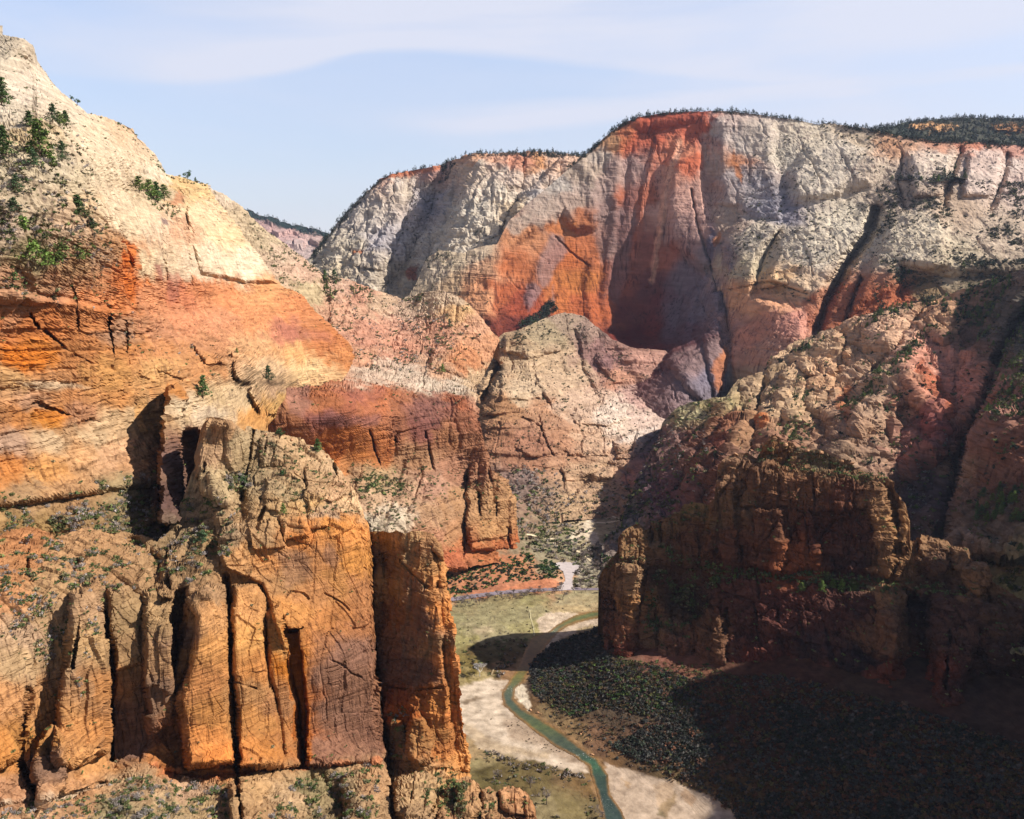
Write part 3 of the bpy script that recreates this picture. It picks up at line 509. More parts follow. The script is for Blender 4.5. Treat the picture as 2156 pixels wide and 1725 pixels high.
# ------------------------------------------------------------------ L cliffs beyond the right-hand butte
patch('east_canyon_cliff', 'broken salmon cliffs with alcoves and wooded gullies across the right middle distance',
  [(1275,1140),(1312,1100),(1332,1040),(1354,990),(1385,930),(1400,890),(1430,862),(1465,848),(1500,842),(1530,838),(1560,800),(1600,790),(1640,745),(1700,712),(1760,695),(1800,668),(1870,655),(1900,645),(1960,640),(2000,625),(2060,600),(2156,570),(2240,560)],
  [(1275,1240),(1500,1300),(2240,1420)],
  [(1260,1130,1270),(1330,1060,1350),(1345,1000,1440),(1400,900,1610),(1480,850,1620),(1480,1000,1270),(1560,1000,1210),(1440,940,1420),(1600,800,1640),(1620,950,1290),(1700,720,1760),(1750,850,1480),(1760,1000,1240),(1850,670,1700),(1900,800,1450),(1900,1000,1250),(2000,640,1720),(2000,800,1480),(2000,1000,1230),
   (2156,580,1560),(2156,760,1300),(2100,900,1130),(2156,1000,1030),(2100,1130,980),(2156,1200,900),(2000,1150,1040),(1900,1160,1100),(1500,1200,1060),(2150,1300,820),(1450,1100,1170)],
  feats=[('c',[(2200,600),(2150,680),(2110,760),(2080,840),(2050,900),(2020,980),(2000,1060),(1990,1140)],142,24),
         ('p',[(2230,800),(2156,860),(2090,880),(2050,915),(2030,1000),(2012,1090),(2000,1150),(2240,1200)],70,14),
         ('p',[(1900,690),(2010,650),(2020,720),(2012,860),(1990,900),(1930,860),(1880,780),(1850,800),(1880,730)],26,18),
         ('r',[(1780,830),(1850,775),(1900,765),(1960,810),(2000,880),(1990,960),(1900,1010),(1880,960),(1860,900),(1800,920)],51,60),
         ('p',[(1880,860),(1920,830),(1960,870),(1975,930),(1930,960),(1890,1000),(1880,940)],-26,16),
         ('p',[(1640,780),(1700,760),(1760,800),(1790,860),(1760,900),(1700,880),(1650,900),(1630,840)],34,20),
         ('r',[(1750,880),(1800,850),(1850,880),(1880,960),(1880,1060),(1760,1060),(1740,960)],54,34),('r',[(1600,860),(1650,830),(1700,880),(1700,960),(1640,960),(1590,920)],45,24),
         ('r',[(1700,720),(1760,700),(1800,740),(1760,800),(1700,790),(1670,760)],39,26),('r',[(1820,680),(1870,655),(1910,690),(1880,740),(1820,740)],39,26),('r',[(1960,650),(2010,630),(2030,680),(1990,730),(1950,700)],39,22),
         ('r',[(1510,850),(1550,830),(1570,900),(1520,1000),(1470,1060),(1440,1020),(1480,930)],39,18),('r',[(1590,870),(1560,980),(1500,1080),(1480,1050),(1540,930),(1570,870)],36,14),
         ('c',[(1860,880),(1850,960),(1840,1030)],36,5),('c',[(1700,800),(1690,870),(1650,960)],54,9),('c',[(1560,830),(1520,900),(1470,960),(1430,1030)],45,10),('c',[(1620,760),(1600,850),(1580,960)],45,10),
         ('c',[(1780,700),(1770,770),(1740,850)],45,9),('c',[(1940,660),(1880,740),(1820,800),(1790,840)],39,10),('c',[(1660,830),(1640,900)],39,7),('c',[(1730,880),(1720,960)],39,8),
         ('c',[(2080,960),(2070,1040),(2060,1120)],24,5),('l',[(2040,910),(2100,890),(2156,870)],12,8)],
  cols=[(1400,940,'#8a6a5c'),(1450,870,'#a89c70'),(1500,860,'#a89868'),(1350,1030,'#7c6660'),(1300,1090,'#8c8070'),(1480,940,'#7c5440'),(1500,1010,'#74503e'),(1600,820,'#a88c68'),(1560,900,'#9c7450'),(1650,850,'#bc9c74'),(1700,740,'#c8a67c'),(1740,790,'#c49a70'),(1800,720,'#c09870'),
        (1870,700,'#c8a07c'),(1980,660,'#bc9068'),(1960,760,'#c88c70'),(1920,840,'#b07c5c'),(1980,830,'#c48468'),(1850,800,'#c09c78'),(1840,850,'#b09070'),(1800,900,'#a88464'),(1850,950,'#a08064'),(1900,950,'#9c6854'),(1960,900,'#8c5044'),(1760,980,'#94785c'),(1650,940,'#946c50'),
        (1600,1000,'#80604c'),(1960,1050,'#5c4c48'),(2060,700,'#6c5444'),(2110,700,'#5c5448'),(2156,700,'#4c4c40'),(2080,920,'#8c6450'),(2140,950,'#80543c'),(2100,1020,'#74503c'),(2040,1000,'#947458'),(2110,1100,'#6a5a48'),(2110,1200,'#8c8260'),(2140,1240,'#8c8a5c'),(2050,1180,'#86705c'),(1500,1150,'#74503e'),(1400,1050,'#705050')],
  stains=[([(1935,765),(1975,800),(2000,850),(2008,900),(1996,900),(1975,850),(1940,820),(1915,790)],'#a85c38',4,.8),([(1760,830),(1790,820),(1800,860),(1780,900),(1765,870)],'#c47848',4,.8),([(1500,850),(1560,880),(1530,960),(1500,960)],'#7c3c28',7,.5),
          ([(1590,880),(1615,880),(1620,900),(1600,910)],'#b86c38',4,.9)],
  spec=dict(bricks=[(7,30,30,6,1.7)],blocks=[(3,34,90,3)],flutes=[(13,64,420)],beds=[(2.6,13),(1.2,5)],fbm=[(2,45,True),(7,120,False)],warp=8), seed=8, warp_m=60, jag=3.5, jagw=9, side=(60,200), u=1.7, fwarp=3.5, gain=1.0, bump=.55, lam=1.5,
  veg=[([(1560,800),(1900,640),(2240,560),(2240,690),(2100,760),(2040,700),(1960,650),(1800,700),(1640,780)],.13,['pine','dusk','pine'],(6,13),'eastgully',-.8,60),
       ([(2100,720),(2240,660),(2240,860),(2080,900),(2060,860)],.10,['pine','shrub'],(6,12),'eastgully',-1),([(1760,870),(1960,690),(1980,700),(1800,870)],.16,['pine','shrub'],(6,12),'eastgully',-1),
       ([(1640,960),(1680,800),(1710,800),(1690,960)],.08,['pine','shrub'],(6,11),'eastgully',-1),([(1300,1100),(1400,920),(1500,870),(1500,1050),(1400,1100)],.05,['twig','shrub'],(4,8),'eastslope',.2),
       ([(1430,850),(1540,845),(1500,900),(1430,900)],.05,['shrub'],(3,6),'eastslope',-.5),([(1900,950),(2000,900),(2000,1120),(1900,1120)],.05,['shrub','twig'],(4,8),'eastslope',-.4),
       ([(2030,1040),(2240,1040),(2240,1320),(2060,1200)],.05,['twig','shrub','shrub'],(3.5,7),'eastflat',-.6,40),([(2060,1060),(2156,1050),(2156,1110),(2060,1110)],.03,['pine'],(10,16),'eastflat',-1),
       (None,.045,['shrub','dusk','pine'],(3,8.5),'eastslope',.1,40)])
# ------------------------------------------------------------------ E hill under the streaked wall
patch('pouroff_hill', 'salmon slickrock hill with scattered shrubs below the stained wall, ending at the valley head',
  [(975,775),(1010,745),(1040,722),(1060,703),(1100,692),(1150,668),(1190,657),(1230,666),(1260,690),(1290,716),(1335,734),(1400,738),(1425,760),(1440,800),(1455,850),(1470,896),(1520,920)],
  [(975,1130),(1060,1120),(1170,1100),(1260,1095),(1340,1100),(1520,1110)],
  [(980,790,1950),(1050,715,2000),(1190,660,2180),(1290,720,2160),(1400,735,2200),(1500,880,1900),(1100,790,1860),(1040,830,1720),(1030,960,1520),(1060,1060,1420),(1200,800,1930),(1300,820,2000),(1180,900,1660),(1300,900,1740),(1200,980,1560),(1150,1020,1470),(1250,1050,1470),(1300,1090,1400),(1350,980,1560),(1100,1110,1350),(1400,1000,1500),(1500,1110,1250)],
  feats=[('p',[(1020,830),(1100,810),(1180,830),(1160,850),(1100,870),(1010,880)],16,6),('p',[(1060,705),(1150,690),(1200,700),(1180,740),(1120,760),(1060,745)],20,8),('c',[(1208,700),(1215,720),(1225,780),(1260,840)],18,8),('c',[(1120,760),(1130,810),(1160,860)],14,6),('l',[(1290,740),(1330,800),(1390,860)],-24,16),('l',[(1240,700),(1262,760),(1290,800)],24,14),('p',[(1200,870),(1290,860),(1330,880),(1280,900),(1210,895)],14,5),('p',[(1080,940),(1180,930),(1200,950),(1120,965)],9,4),('p',[(1150,850),(1300,860),(1400,890),(1440,1200),(1000,1200),(1010,880)],16,14),('l',[(1020,900),(1120,895),(1220,905),(1320,915)],8,5),('l',[(1030,950),(1150,958),(1260,950)],8,6),('l',[(1020,1000),(1120,985),(1240,1010)],-8,7),('r',[(1180,985),(1290,985),(1290,1010),(1190,1012)],14,8),('c',[(1018,840),(1035,800),(1050,770)],60,10),('c',[(1260,690),(1250,760),(1280,800),(1330,830)],30,16),
         ('c',[(1100,880),(1140,900),(1150,940),(1165,960)],14,4),('c',[(1340,905),(1330,950),(1300,960)],16,4),('l',[(1100,700),(1120,780),(1180,850)],26,22),('r',[(1290,930),(1340,900),(1400,895),(1340,960),(1300,970)],22,16),('p',[(1050,780),(1130,760),(1160,840),(1050,850)],18,10),
         ('c',[(1200,1060),(1230,1010),(1280,980),(1330,1000)],8,6),('r',[(1180,930),(1290,930),(1280,960),(1200,960)],12,10)],
  cols=[(1060,720,'#b4946c'),(1150,700,'#a89470'),(1190,670,'#a48c72'),(1240,690,'#a08470'),(1100,760,'#c0a47c'),(1160,760,'#c4a680'),(1250,740,'#947064'),(1280,770,'#8c6860'),(1200,800,'#c6a884'),(1100,820,'#cbb08a'),(1050,800,'#c4a47c'),(1060,860,'#b08258'),(1150,870,'#ba8c66'),(1200,860,'#c8a888'),
        (1300,790,'#c08c6c'),(1340,770,'#c09078'),(1340,840,'#c8a08c'),(1390,880,'#d4b8a0'),(1300,860,'#dcc4a8'),(1250,850,'#d0b090'),(1300,900,'#e0c6a8'),(1250,920,'#d4ae88'),(1050,930,'#ae7c58'),(1120,930,'#ac8060'),(1180,930,'#b48460'),(1200,970,'#b88a66'),(1120,980,'#b08460'),(1300,970,'#c49c78'),(1240,990,'#c8a47c'),
        (1100,1010,'#90786a'),(1150,1030,'#a08468'),(1080,1050,'#8c7868'),(1250,1030,'#c4a078'),(1200,1060,'#b89870'),(1300,1060,'#b89470'),(1340,1000,'#b4806c'),(1400,950,'#94746c')],
  stains=[([(1300,850),(1330,880),(1290,900),(1240,890),(1260,860)],'#e6d0b4',5,.6),([(1300,930),(1340,905),(1390,893),(1330,935)],'#ead8c0',5,.7),([(1092,1050),(1098,1070),(1090,1078)],'#f0f0ee',1.5,.95),([(1060,930),(1100,905),(1160,930),(1150,990),(1060,990)],'#a06c50',10,.5)],
  spec=dict(bricks=[(3,40,20,4,2)],blocks=[(2,14,10,1.2)],beds=[(5.0,15),(2.6,6)],fbm=[(5,60,True),(5,150,False)],warp=14,dip=(0.03,0.03)), seed=9, warp_m=70, jag=1.2, side=(50,200), u=2.0,
  veg=[([(1060,700),(1190,657),(1290,722),(1330,760),(1280,830),(1180,800),(1100,740)],.05,['farshrub','farshrub','farpine'],(4,8),'pouroff',.0,60),([(1080,700),(1170,690),(1170,740),(1090,740)],.09,['farshrub'],(5,9),'pouroff',-.3,50),
       ([(1130,820),(1230,790),(1230,860),(1150,870)],.06,['farshrub'],(5,10),'pouroff',-.3,60),([(1070,980),(1180,1000),(1180,1110),(1060,1110)],.10,['twig','twig','shrub'],(5,9),'wash',-1),([(1180,1040),(1400,1000),(1400,1120),(1180,1120)],.04,['shrub','twig'],(5,9),'wash',-1),
       (None,.03,['farshrub'],(3,7),'pouroff',.0)])
# ------------------------------------------------------------------ G middle ridge with the brown wall
patch('middle_ridge', 'shrub-dotted salmon ridge above a dark orange wall with a long crack, in the centre of the view',
  [(425,392),(445,398),(480,415),(510,436),(545,471),(590,508),(640,545),(680,578),(740,590),(790,612),(850,630),(880,618),(930,612),(965,625),(1000,652),(1030,690),(1052,716)],
  [(425,1160),(560,1180),(780,1190),(930,1200),(1052,1180)],
  [(440,400,1560),(560,500,1560),(600,620,1400),(650,560,1600),(740,610,1640),(760,720,1480),(850,640,1720),(850,740,1520),(940,620,1700),(1000,680,1640),(1040,730,1640),(960,760,1500),(750,795,1300),(850,800,1380),(1000,815,1440),
   (640,780,1300),(740,780,1340),(600,830,1062),(740,830,1135),(680,800,1190),(850,840,1270),(1000,840,1360),(600,1000,1080),(740,985,1150),(850,990,1220),(1000,1000,1300),(760,1020,1110),(790,1100,1040),(900,1050,1140),(1030,1010,1260),(1000,1110,1200),(800,1170,1000),(930,1190,1090),(1050,1180,1180),(500,1000,1000)],
  eR=[(716,1052),(740,1040),(760,1034),(800,1014),(820,1002),(860,1001),(900,1010),(960,1024),(990,1035),(1010,1062),(1040,1074),(1060,1080),(1100,1086),(1140,1092),(1190,1094)],
  feats=[('p',[(560,812),(740,812),(800,806),(860,812),(900,826),(960,822),(1010,828),(1060,1260),(560,1260)],34,5),
         ('c',[(812,828),(822,880),(832,930)],14,4),('c',[(778,905),(790,950),(803,992)],14,3.5),('c',[(896,910),(904,950),(912,990)],10,4),('c',[(1000,840),(1004,880)],16,5),
         ('p',[(770,1098),(800,1080),(900,1060),(980,1050),(1080,1045),(1100,1100),(1100,1200),(880,1200),(780,1130)],16,6),
         ('p',[(985,1000),(1060,1000),(1085,1060),(1090,1160),(990,1160),(975,1080)],22,8),('c',[(980,1005),(985,1060),(978,1110),(975,1170)],24,6),('c',[(1008,1040),(1010,1085)],22,7),('c',[(1045,1060),(1046,1090)],12,3),('c',[(1068,1112),(1074,1160)],16,5),
         ('p',[(985,985),(1002,975),(1006,1010),(990,1020)],16,3),('p',[(1026,985),(1040,985),(1046,1010),(1030,1012)],16,4),('p',[(990,1112),(1060,1104),(1060,1130),(990,1140)],10,4),
         ('p',[(700,990),(860,1005),(870,1050),(770,1090),(740,1060),(700,1010)],-8,18),('c',[(1005,740),(1016,770)],12,4),('p',[(905,735),(1020,720),(1010,780),(980,800),(900,780)],16,12),
         ('c',[(680,590),(690,640),(690,700)],14,8),('l',[(760,700),(820,760),(900,790)],10,14),('p',[(560,600),(680,640),(740,740),(745,800),(560,800)],0,8)],
  cols=[(450,410,'#cdb898'),(520,450,'#c4ae88'),(560,500,'#c0aa84'),(600,540,'#c4a888'),(640,570,'#c8a484'),(650,620,'#c2ac80'),(700,600,'#c4a082'),(700,650,'#cc9c78'),(760,620,'#c89474'),(800,640,'#c4a480'),(780,700,'#c89070'),(850,680,'#cc9878'),(860,650,'#c8a888'),(900,640,'#cdb490'),(950,630,'#ccb08c'),(960,660,'#d8ac74'),
        (1000,690,'#d4a078'),(1020,720,'#cc9468'),(930,700,'#d09874'),(850,740,'#ca8e6c'),(760,750,'#c4916c'),(780,780,'#c8ae90'),(850,790,'#cdb698'),(930,780,'#cda078'),(980,760,'#c88858'),(1000,800,'#ccac80'),(960,820,'#d2bea0'),(900,815,'#cbb698'),
        (620,840,'#a8744c'),(680,840,'#b06c40'),(740,850,'#a86444'),(800,840,'#b46c40'),(850,850,'#a86a44'),(900,850,'#8c5c48'),(960,850,'#ac6640'),(620,900,'#a86c44'),(680,880,'#945a48'),(720,920,'#b86c34'),(760,960,'#bc7438'),(690,960,'#b8682c'),(720,990,'#c08048'),(800,940,'#b46c38'),(850,900,'#9c6444'),(900,900,'#885444'),
        (950,920,'#a47048'),(880,960,'#ac8058'),(960,980,'#a87858'),(1010,950,'#a87450'),(980,890,'#a06848'),(740,1010,'#b08c64'),(800,1020,'#b09468'),(780,1060,'#c4a078'),(850,1040,'#c09a74'),(900,1030,'#b4886a'),(780,1110,'#c8b898'),(830,1090,'#c4b090'),(900,1080,'#b48c64'),(960,1060,'#b4885c'),
        (900,1130,'#b4805c'),(850,1150,'#c0a888'),(960,1130,'#b48458'),(1030,1070,'#b88c5c'),(1040,1120,'#bc8c58'),(1000,1150,'#b87040'),(1070,1150,'#b86c3c'),(930,1170,'#b86840')],
  stains=[([(595,830),(620,815),(650,812),(655,850),(640,880),(600,870)],'#94685c',6,.5),([(655,880),(700,868),(760,878),(800,872),(790,895),(740,895),(690,900)],'#8c605a',6,.5),([(840,855),(900,848),(950,850),(960,880),(900,905),(860,885)],'#84584c',7,.5),([(730,820),(810,820),(806,845),(740,850)],'#985c4c',6,.4)],
  spec=dict(bricks=[(3.2,24,20,4,1.7),(1.2,8,6,1.4,1.2)],blocks=[(1.5,9,24,1)],flutes=[(2.2,26,200)],beds=[(1.8,9),(.8,3.5)],fbm=[(4,30,True),(6,110,False)],warp=10,dip=(-0.06,0.02)), seed=10, warp_m=38, jag=3, side=(40,160), u=1.6,
  smoothp=[([(595,830),(800,830),(800,980),(700,985),(600,930)],.4)],
  veg=[([(440,400),(640,545),(700,580),(700,700),(640,640),(590,600),(500,440)],.075,['shrub','shrub','pine'],(3,7),'midridge',-.3,30),
       ([(680,580),(900,630),(1000,700),(900,790),(760,780),(700,700)],.09,['shrub','twig'],(3,6.5),'midridge',-.3,25),([(670,585),(730,590),(720,640),(680,640)],.06,['pine','shrub'],(6,12),'midridge',-.5),
       ([(720,600),(960,620),(880,640),(740,625)],.07,['shrub','pine'],(4,8),'midridge',-.5,30),([(900,680),(1010,700),(990,780),(900,740)],.015,['pine','shrub'],(4,9),'midridge',-.3),
       ([(740,1000),(850,1005),(850,1045),(760,1050)],.10,['shrub'],(4,7),'midledge',-1),([(770,1060),(880,1050),(880,1080),(780,1140)],.06,['shrub'],(2,4.5),'midledge',-.5),
       ([(730,960),(1060,1000),(1060,1060),(730,1050)],.03,['shrub'],(2.5,5),'midledge',.0),(None,.010,['shrub'],(2,5),'midridge',.4)])
# ------------------------------------------------------------------ F left mountain
patch('left_mountain', 'tall left-hand mountainside, cream above and orange below, with pines on its ledges',
  [(-45,55),(0,73),(30,80),(52,83),(68,95),(78,130),(100,160),(125,190),(155,215),(185,240),(215,246),(250,258),(280,272),(290,290),(305,302),(330,332),(352,368),(395,378),(432,390)],
  [(-45,1230),(181,1260),(250,1240),(300,1100),(345,900),(374,818),(432,812)],
  [(-40,90,860),(60,90,880),(78,140,900),(160,215,980),(280,272,1200),(355,370,1180),(430,392,1300),(-40,250,650),(100,280,640),(220,330,820),(-40,480,480),(100,480,520),(190,460,600),(300,450,860),(380,430,1080),(480,470,1260),(530,520,1260),(560,580,1230),
   (250,560,690),(330,560,840),(420,560,1020),(60,600,520),(200,640,620),(350,640,860),(450,650,1020),(600,640,1200),(680,700,1220),(742,745,1240),(742,800,1215),(640,800,1130),(560,760,1020),(0,720,520),(200,740,620),(350,760,740),(480,780,860),
   (-40,900,500),(150,900,590),(300,880,680),(420,850,760),(540,850,900),(580,900,930),(-40,1000,500),(150,1000,570),(300,980,640),(450,1000,760),(0,1120,476),(200,1120,515),(350,1110,600),(500,1200,660),(0,1300,520),(250,1300,560)],
  eR=[(375,430),(407,442),(440,466),(468,489),(520,530),(578,574),(605,598),(622,634),(656,662),(690,700),(707,718),(731,738),(752,744),(780,736),(800,722),(815,700),(1400,690)],
  feats=[('p',[(-60,480),(190,480),(245,500),(285,530),(290,580),(300,640),(330,690),(450,740),(520,770),(545,800),(560,880),(600,960),(620,1400),(-60,1400)],34,10),
         ('p',[(200,225),(280,265),(360,370),(445,400),(390,420),(340,330),(260,300)],-26,14),
         ('c',[(275,390),(310,420),(350,450),(372,470)],16,12),('p',[(370,385),(440,392),(500,470),(590,600),(520,600),(420,580),(400,500),(385,440)],22,12),
         ('c',[(340,440),(345,500),(350,590)],8,4),('c',[(395,400),(392,450),(396,520),(400,600)],8,4),
         ('p',[(352,822),(374,815),(395,835),(388,870),(382,930),(386,1000),(378,1100),(338,1100),(336,960),(346,880)],75,6),
         ('p',[(378,905),(418,895),(430,960),(425,1040),(390,1100),(380,1100)],-50,7),
         ('p',[(520,790),(600,790),(600,860),(580,880),(545,870),(520,830)],20,5),
         ('c',[(480,750),(486,800),(505,812)],26,8),('c',[(500,808),(545,812)],10,4),('c',[(545,815),(548,850)],14,4),
         ('c',[(228,660),(228,700),(232,760)],14,4),('c',[(262,675),(264,780)],10,3.5),('c',[(95,695),(140,735),(200,770),(260,790)],9,3.5),('c',[(150,600),(160,660),(155,690)],8,3.5),('c',[(65,660),(80,690)],10,4),
         ('c',[(270,770),(340,785),(380,800)],9,3),('c',[(80,850),(160,880),(220,890)],7,3),('c',[(250,820),(285,850)],6,3),
         ('p',[(225,655),(290,655),(330,690),(300,705),(230,690)],9,4),('p',[(400,730),(500,740),(500,770),(430,770)],14,6),
         ('l',[(0,620),(120,640),(220,660)],8,10),('c',[(255,512),(288,590)],14,5),('p',[(-50,1060),(120,1040),(330,1010),(330,1100),(200,1150),(-50,1150)],-16,14)],
  cols=[(0,110,'#cdbd9e'),(60,120,'#d2c0a0'),(60,180,'#d8c6a8'),(130,230,'#dac6a4'),(20,240,'#d3c2a2'),(60,290,'#c8ae7e'),(200,300,'#dfc8a0'),(260,280,'#d4b68c'),(300,320,'#d8bc94'),(240,340,'#e0c8a0'),(30,350,'#c6b48e'),(110,350,'#c4b290'),(160,380,'#cdb992'),(180,430,'#d8b88a'),
        (60,430,'#c4ae8a'),(20,480,'#c2a888'),(120,480,'#c8a882'),(240,420,'#e2c89e'),(290,400,'#cdb48a'),(330,400,'#c8b088'),(330,370,'#dcc8a4'),(380,390,'#d8b478'),(420,400,'#e0bc80'),(280,470,'#e4ca9e'),(340,480,'#e2c49c'),(380,480,'#dcac80'),(430,450,'#e8c898'),(480,500,'#e8c894'),(440,540,'#e4cca4'),(520,560,'#e8d4ac'),(400,570,'#e0c49c'),(350,550,'#dcbf94'),(300,560,'#e4c898'),
        (240,520,'#bc8a58'),(265,550,'#d8742c'),(275,590,'#da7a34'),(200,540,'#b89068'),(60,540,'#9c8a60'),(150,560,'#ac8458'),(30,600,'#bc8c64'),(120,610,'#c88c60'),(200,620,'#d88a50'),(240,650,'#d48244'),(320,620,'#d8905c'),(380,620,'#cc7c50'),(420,610,'#d08450'),(480,630,'#dc9058'),(560,620,'#dc9c60'),(620,650,'#d88c54'),(540,670,'#dc945c'),(460,680,'#d89464'),
        (600,700,'#c8805c'),(680,720,'#cc8048'),(720,750,'#d0884c'),(540,740,'#dca870'),(620,740,'#e0a868'),(640,780,'#e6c084'),(700,790,'#dcb078'),(560,790,'#dcb888'),(380,680,'#d89060'),(340,700,'#c4885c'),(440,720,'#c88c5c'),
        (20,680,'#c87c44'),(100,680,'#cf7e40'),(180,690,'#cc8448'),(40,750,'#d87c24'),(90,750,'#d4802c'),(160,740,'#c88448'),(260,730,'#cc8848'),(320,740,'#cc8c54'),(250,690,'#b88860'),(20,800,'#d4a468'),(120,800,'#cc9058'),(220,790,'#cf9450'),(330,780,'#d4a060'),(430,770,'#c88c54'),
        (60,840,'#c09068'),(150,830,'#c4854c'),(240,840,'#cc8c4c'),(40,880,'#c88444'),(110,885,'#cc8430'),(160,870,'#c0885c'),(250,880,'#cca878'),(100,920,'#ccac80'),(20,930,'#bc9878'),(200,920,'#cfae80'),(300,880,'#d09c5c'),(20,980,'#c8803c'),(90,990,'#d09450'),(160,960,'#d8a46c'),(240,960,'#d8a878'),(280,960,'#cc9a68'),
        (370,830,'#cc8844'),(380,850,'#c8b088'),(440,840,'#d4b480'),(430,870,'#ccb490'),(400,870,'#dcbc8c'),(500,840,'#ccae80'),(540,870,'#d49850'),(580,850,'#c89c58'),(570,820,'#b8946c'),(360,960,'#7c5c4c'),(400,930,'#a87858'),(350,1050,'#6c5044'),
        (60,1050,'#b08c60'),(160,1040,'#b88c5c'),(260,1030,'#a89064'),(60,1110,'#a0804c'),(180,1110,'#9c7c50'),(280,1100,'#8c7850'),(320,1140,'#80705c'),(50,1200,'#b88454'),(200,1200,'#ac7c4c'),(480,1150,'#a08858')],
  stains=[([(255,505),(285,512),(292,560),(296,600),(280,640),(262,620),(262,560)],'#d8701f',4,.75),([(326,560),(340,556),(342,592),(330,592)],'#a06450',2.5,.8),([(352,570),(372,575),(378,620),(360,640),(350,600)],'#ac6c54',4,.6),([(338,458),(352,462),(350,476),(340,474)],'#8c7068',2,.8),
          ([(370,405),(385,400),(382,425),(368,440),(358,425)],'#c48054',3,.7),([(0,640),(60,600),(140,590),(80,650),(0,700)],'#c09068',12,.5),([(0,722),(60,735),(110,745),(90,780),(0,770)],'#dd7a14',8,.65),([(80,860),(130,862),(150,880),(110,892),(82,880)],'#d27a1c',5,.6),
          ([(180,700),(260,695),(300,720),(240,735)],'#a8886c',8,.5),([(560,680),(690,700),(700,720),(600,715)],'#a46450',8,.5),([(60,580),(200,580),(230,610),(60,620)],'#a88058',10,.5),([(30,805),(120,800),(190,815),(90,820)],'#d4bc94',5,.7)],
  spec=dict(bricks=[(2.0,17,9,2.2,.9),(.9,6,3,.9,.7)],blocks=[(1.2,9,9,.6)],flutes=[(1.0,16,70)],beds=[(1.5,6),(.7,2.2)],fbm=[(3.2,22,True),(5,80,False)],warp=8,dip=(-0.16,0.10)), seed=12, warp_m=24, jag=2.5, side=(30,120,300), back=(20,100,500), rise=(-2,-8,-40), u=1.05, lam=1.1, bump=.6, gain=.72,
  smoothp=[([(180,350),(260,400),(330,430),(400,400),(440,420),(590,600),(600,640),(540,600),(300,580),(280,500),(210,440)],.38),([(0,120),(78,130),(215,250),(330,340),(200,330),(100,260),(0,230)],.5),([(400,620),(600,620),(740,740),(740,800),(560,790),(420,680)],.6)],
  veg=[([(-40,280),(100,260),(180,300),(200,400),(230,500),(250,560),(230,640),(-40,640)],.11,['shrub','brush','twig'],(1.4,4.6),'leftslope',-.1,14),
       ([(-40,280),(100,270),(180,320),(200,420),(230,520),(-40,640)],.05,['shrub','brush','twig'],(1.4,4.2),'leftslope',-.1),
       ([(-40,60),(60,85),(200,250),(330,380),(180,320),(-40,260)],.014,['shrub'],(1.2,3.2),'leftcap',-.3),([(190,240),(215,250),(280,272),(350,366),(440,390),(430,396),(350,380),(270,285)],.05,['shrub'],(2.5,5.5),'leftskyline',-1),
       ([(255,385),(320,410),(380,440),(360,470),(300,420)],.08,['shrub','pine'],(3,6),'leftslope',-.5),([(0,480),(240,480),(230,560),(0,600)],.04,['shrub','twig'],(2,4.5),'leftslope',-.3,14),
       ([(220,650),(420,740),(560,790),(560,850),(380,800),(250,720)],.022,['shrub','twig'],(1.6,4),'leftledge',.0),([(-40,600),(240,600),(300,680),(0,720)],.03,['shrub','twig'],(1.4,3.6),'leftslope',.05,14),
       ([(-40,1050),(120,1030),(320,1000),(345,1080),(330,1200),(-40,1200)],.12,['shrub','shrub','twig'],(2,5),'leftbench',-.4,12),([(120,1080),(300,1060),(320,1160),(180,1160)],.10,['shrub','twig'],(2,5),'leftbench',-.5),
       (None,.0035,['shrub'],(1.2,3),'leftledge',.3)])
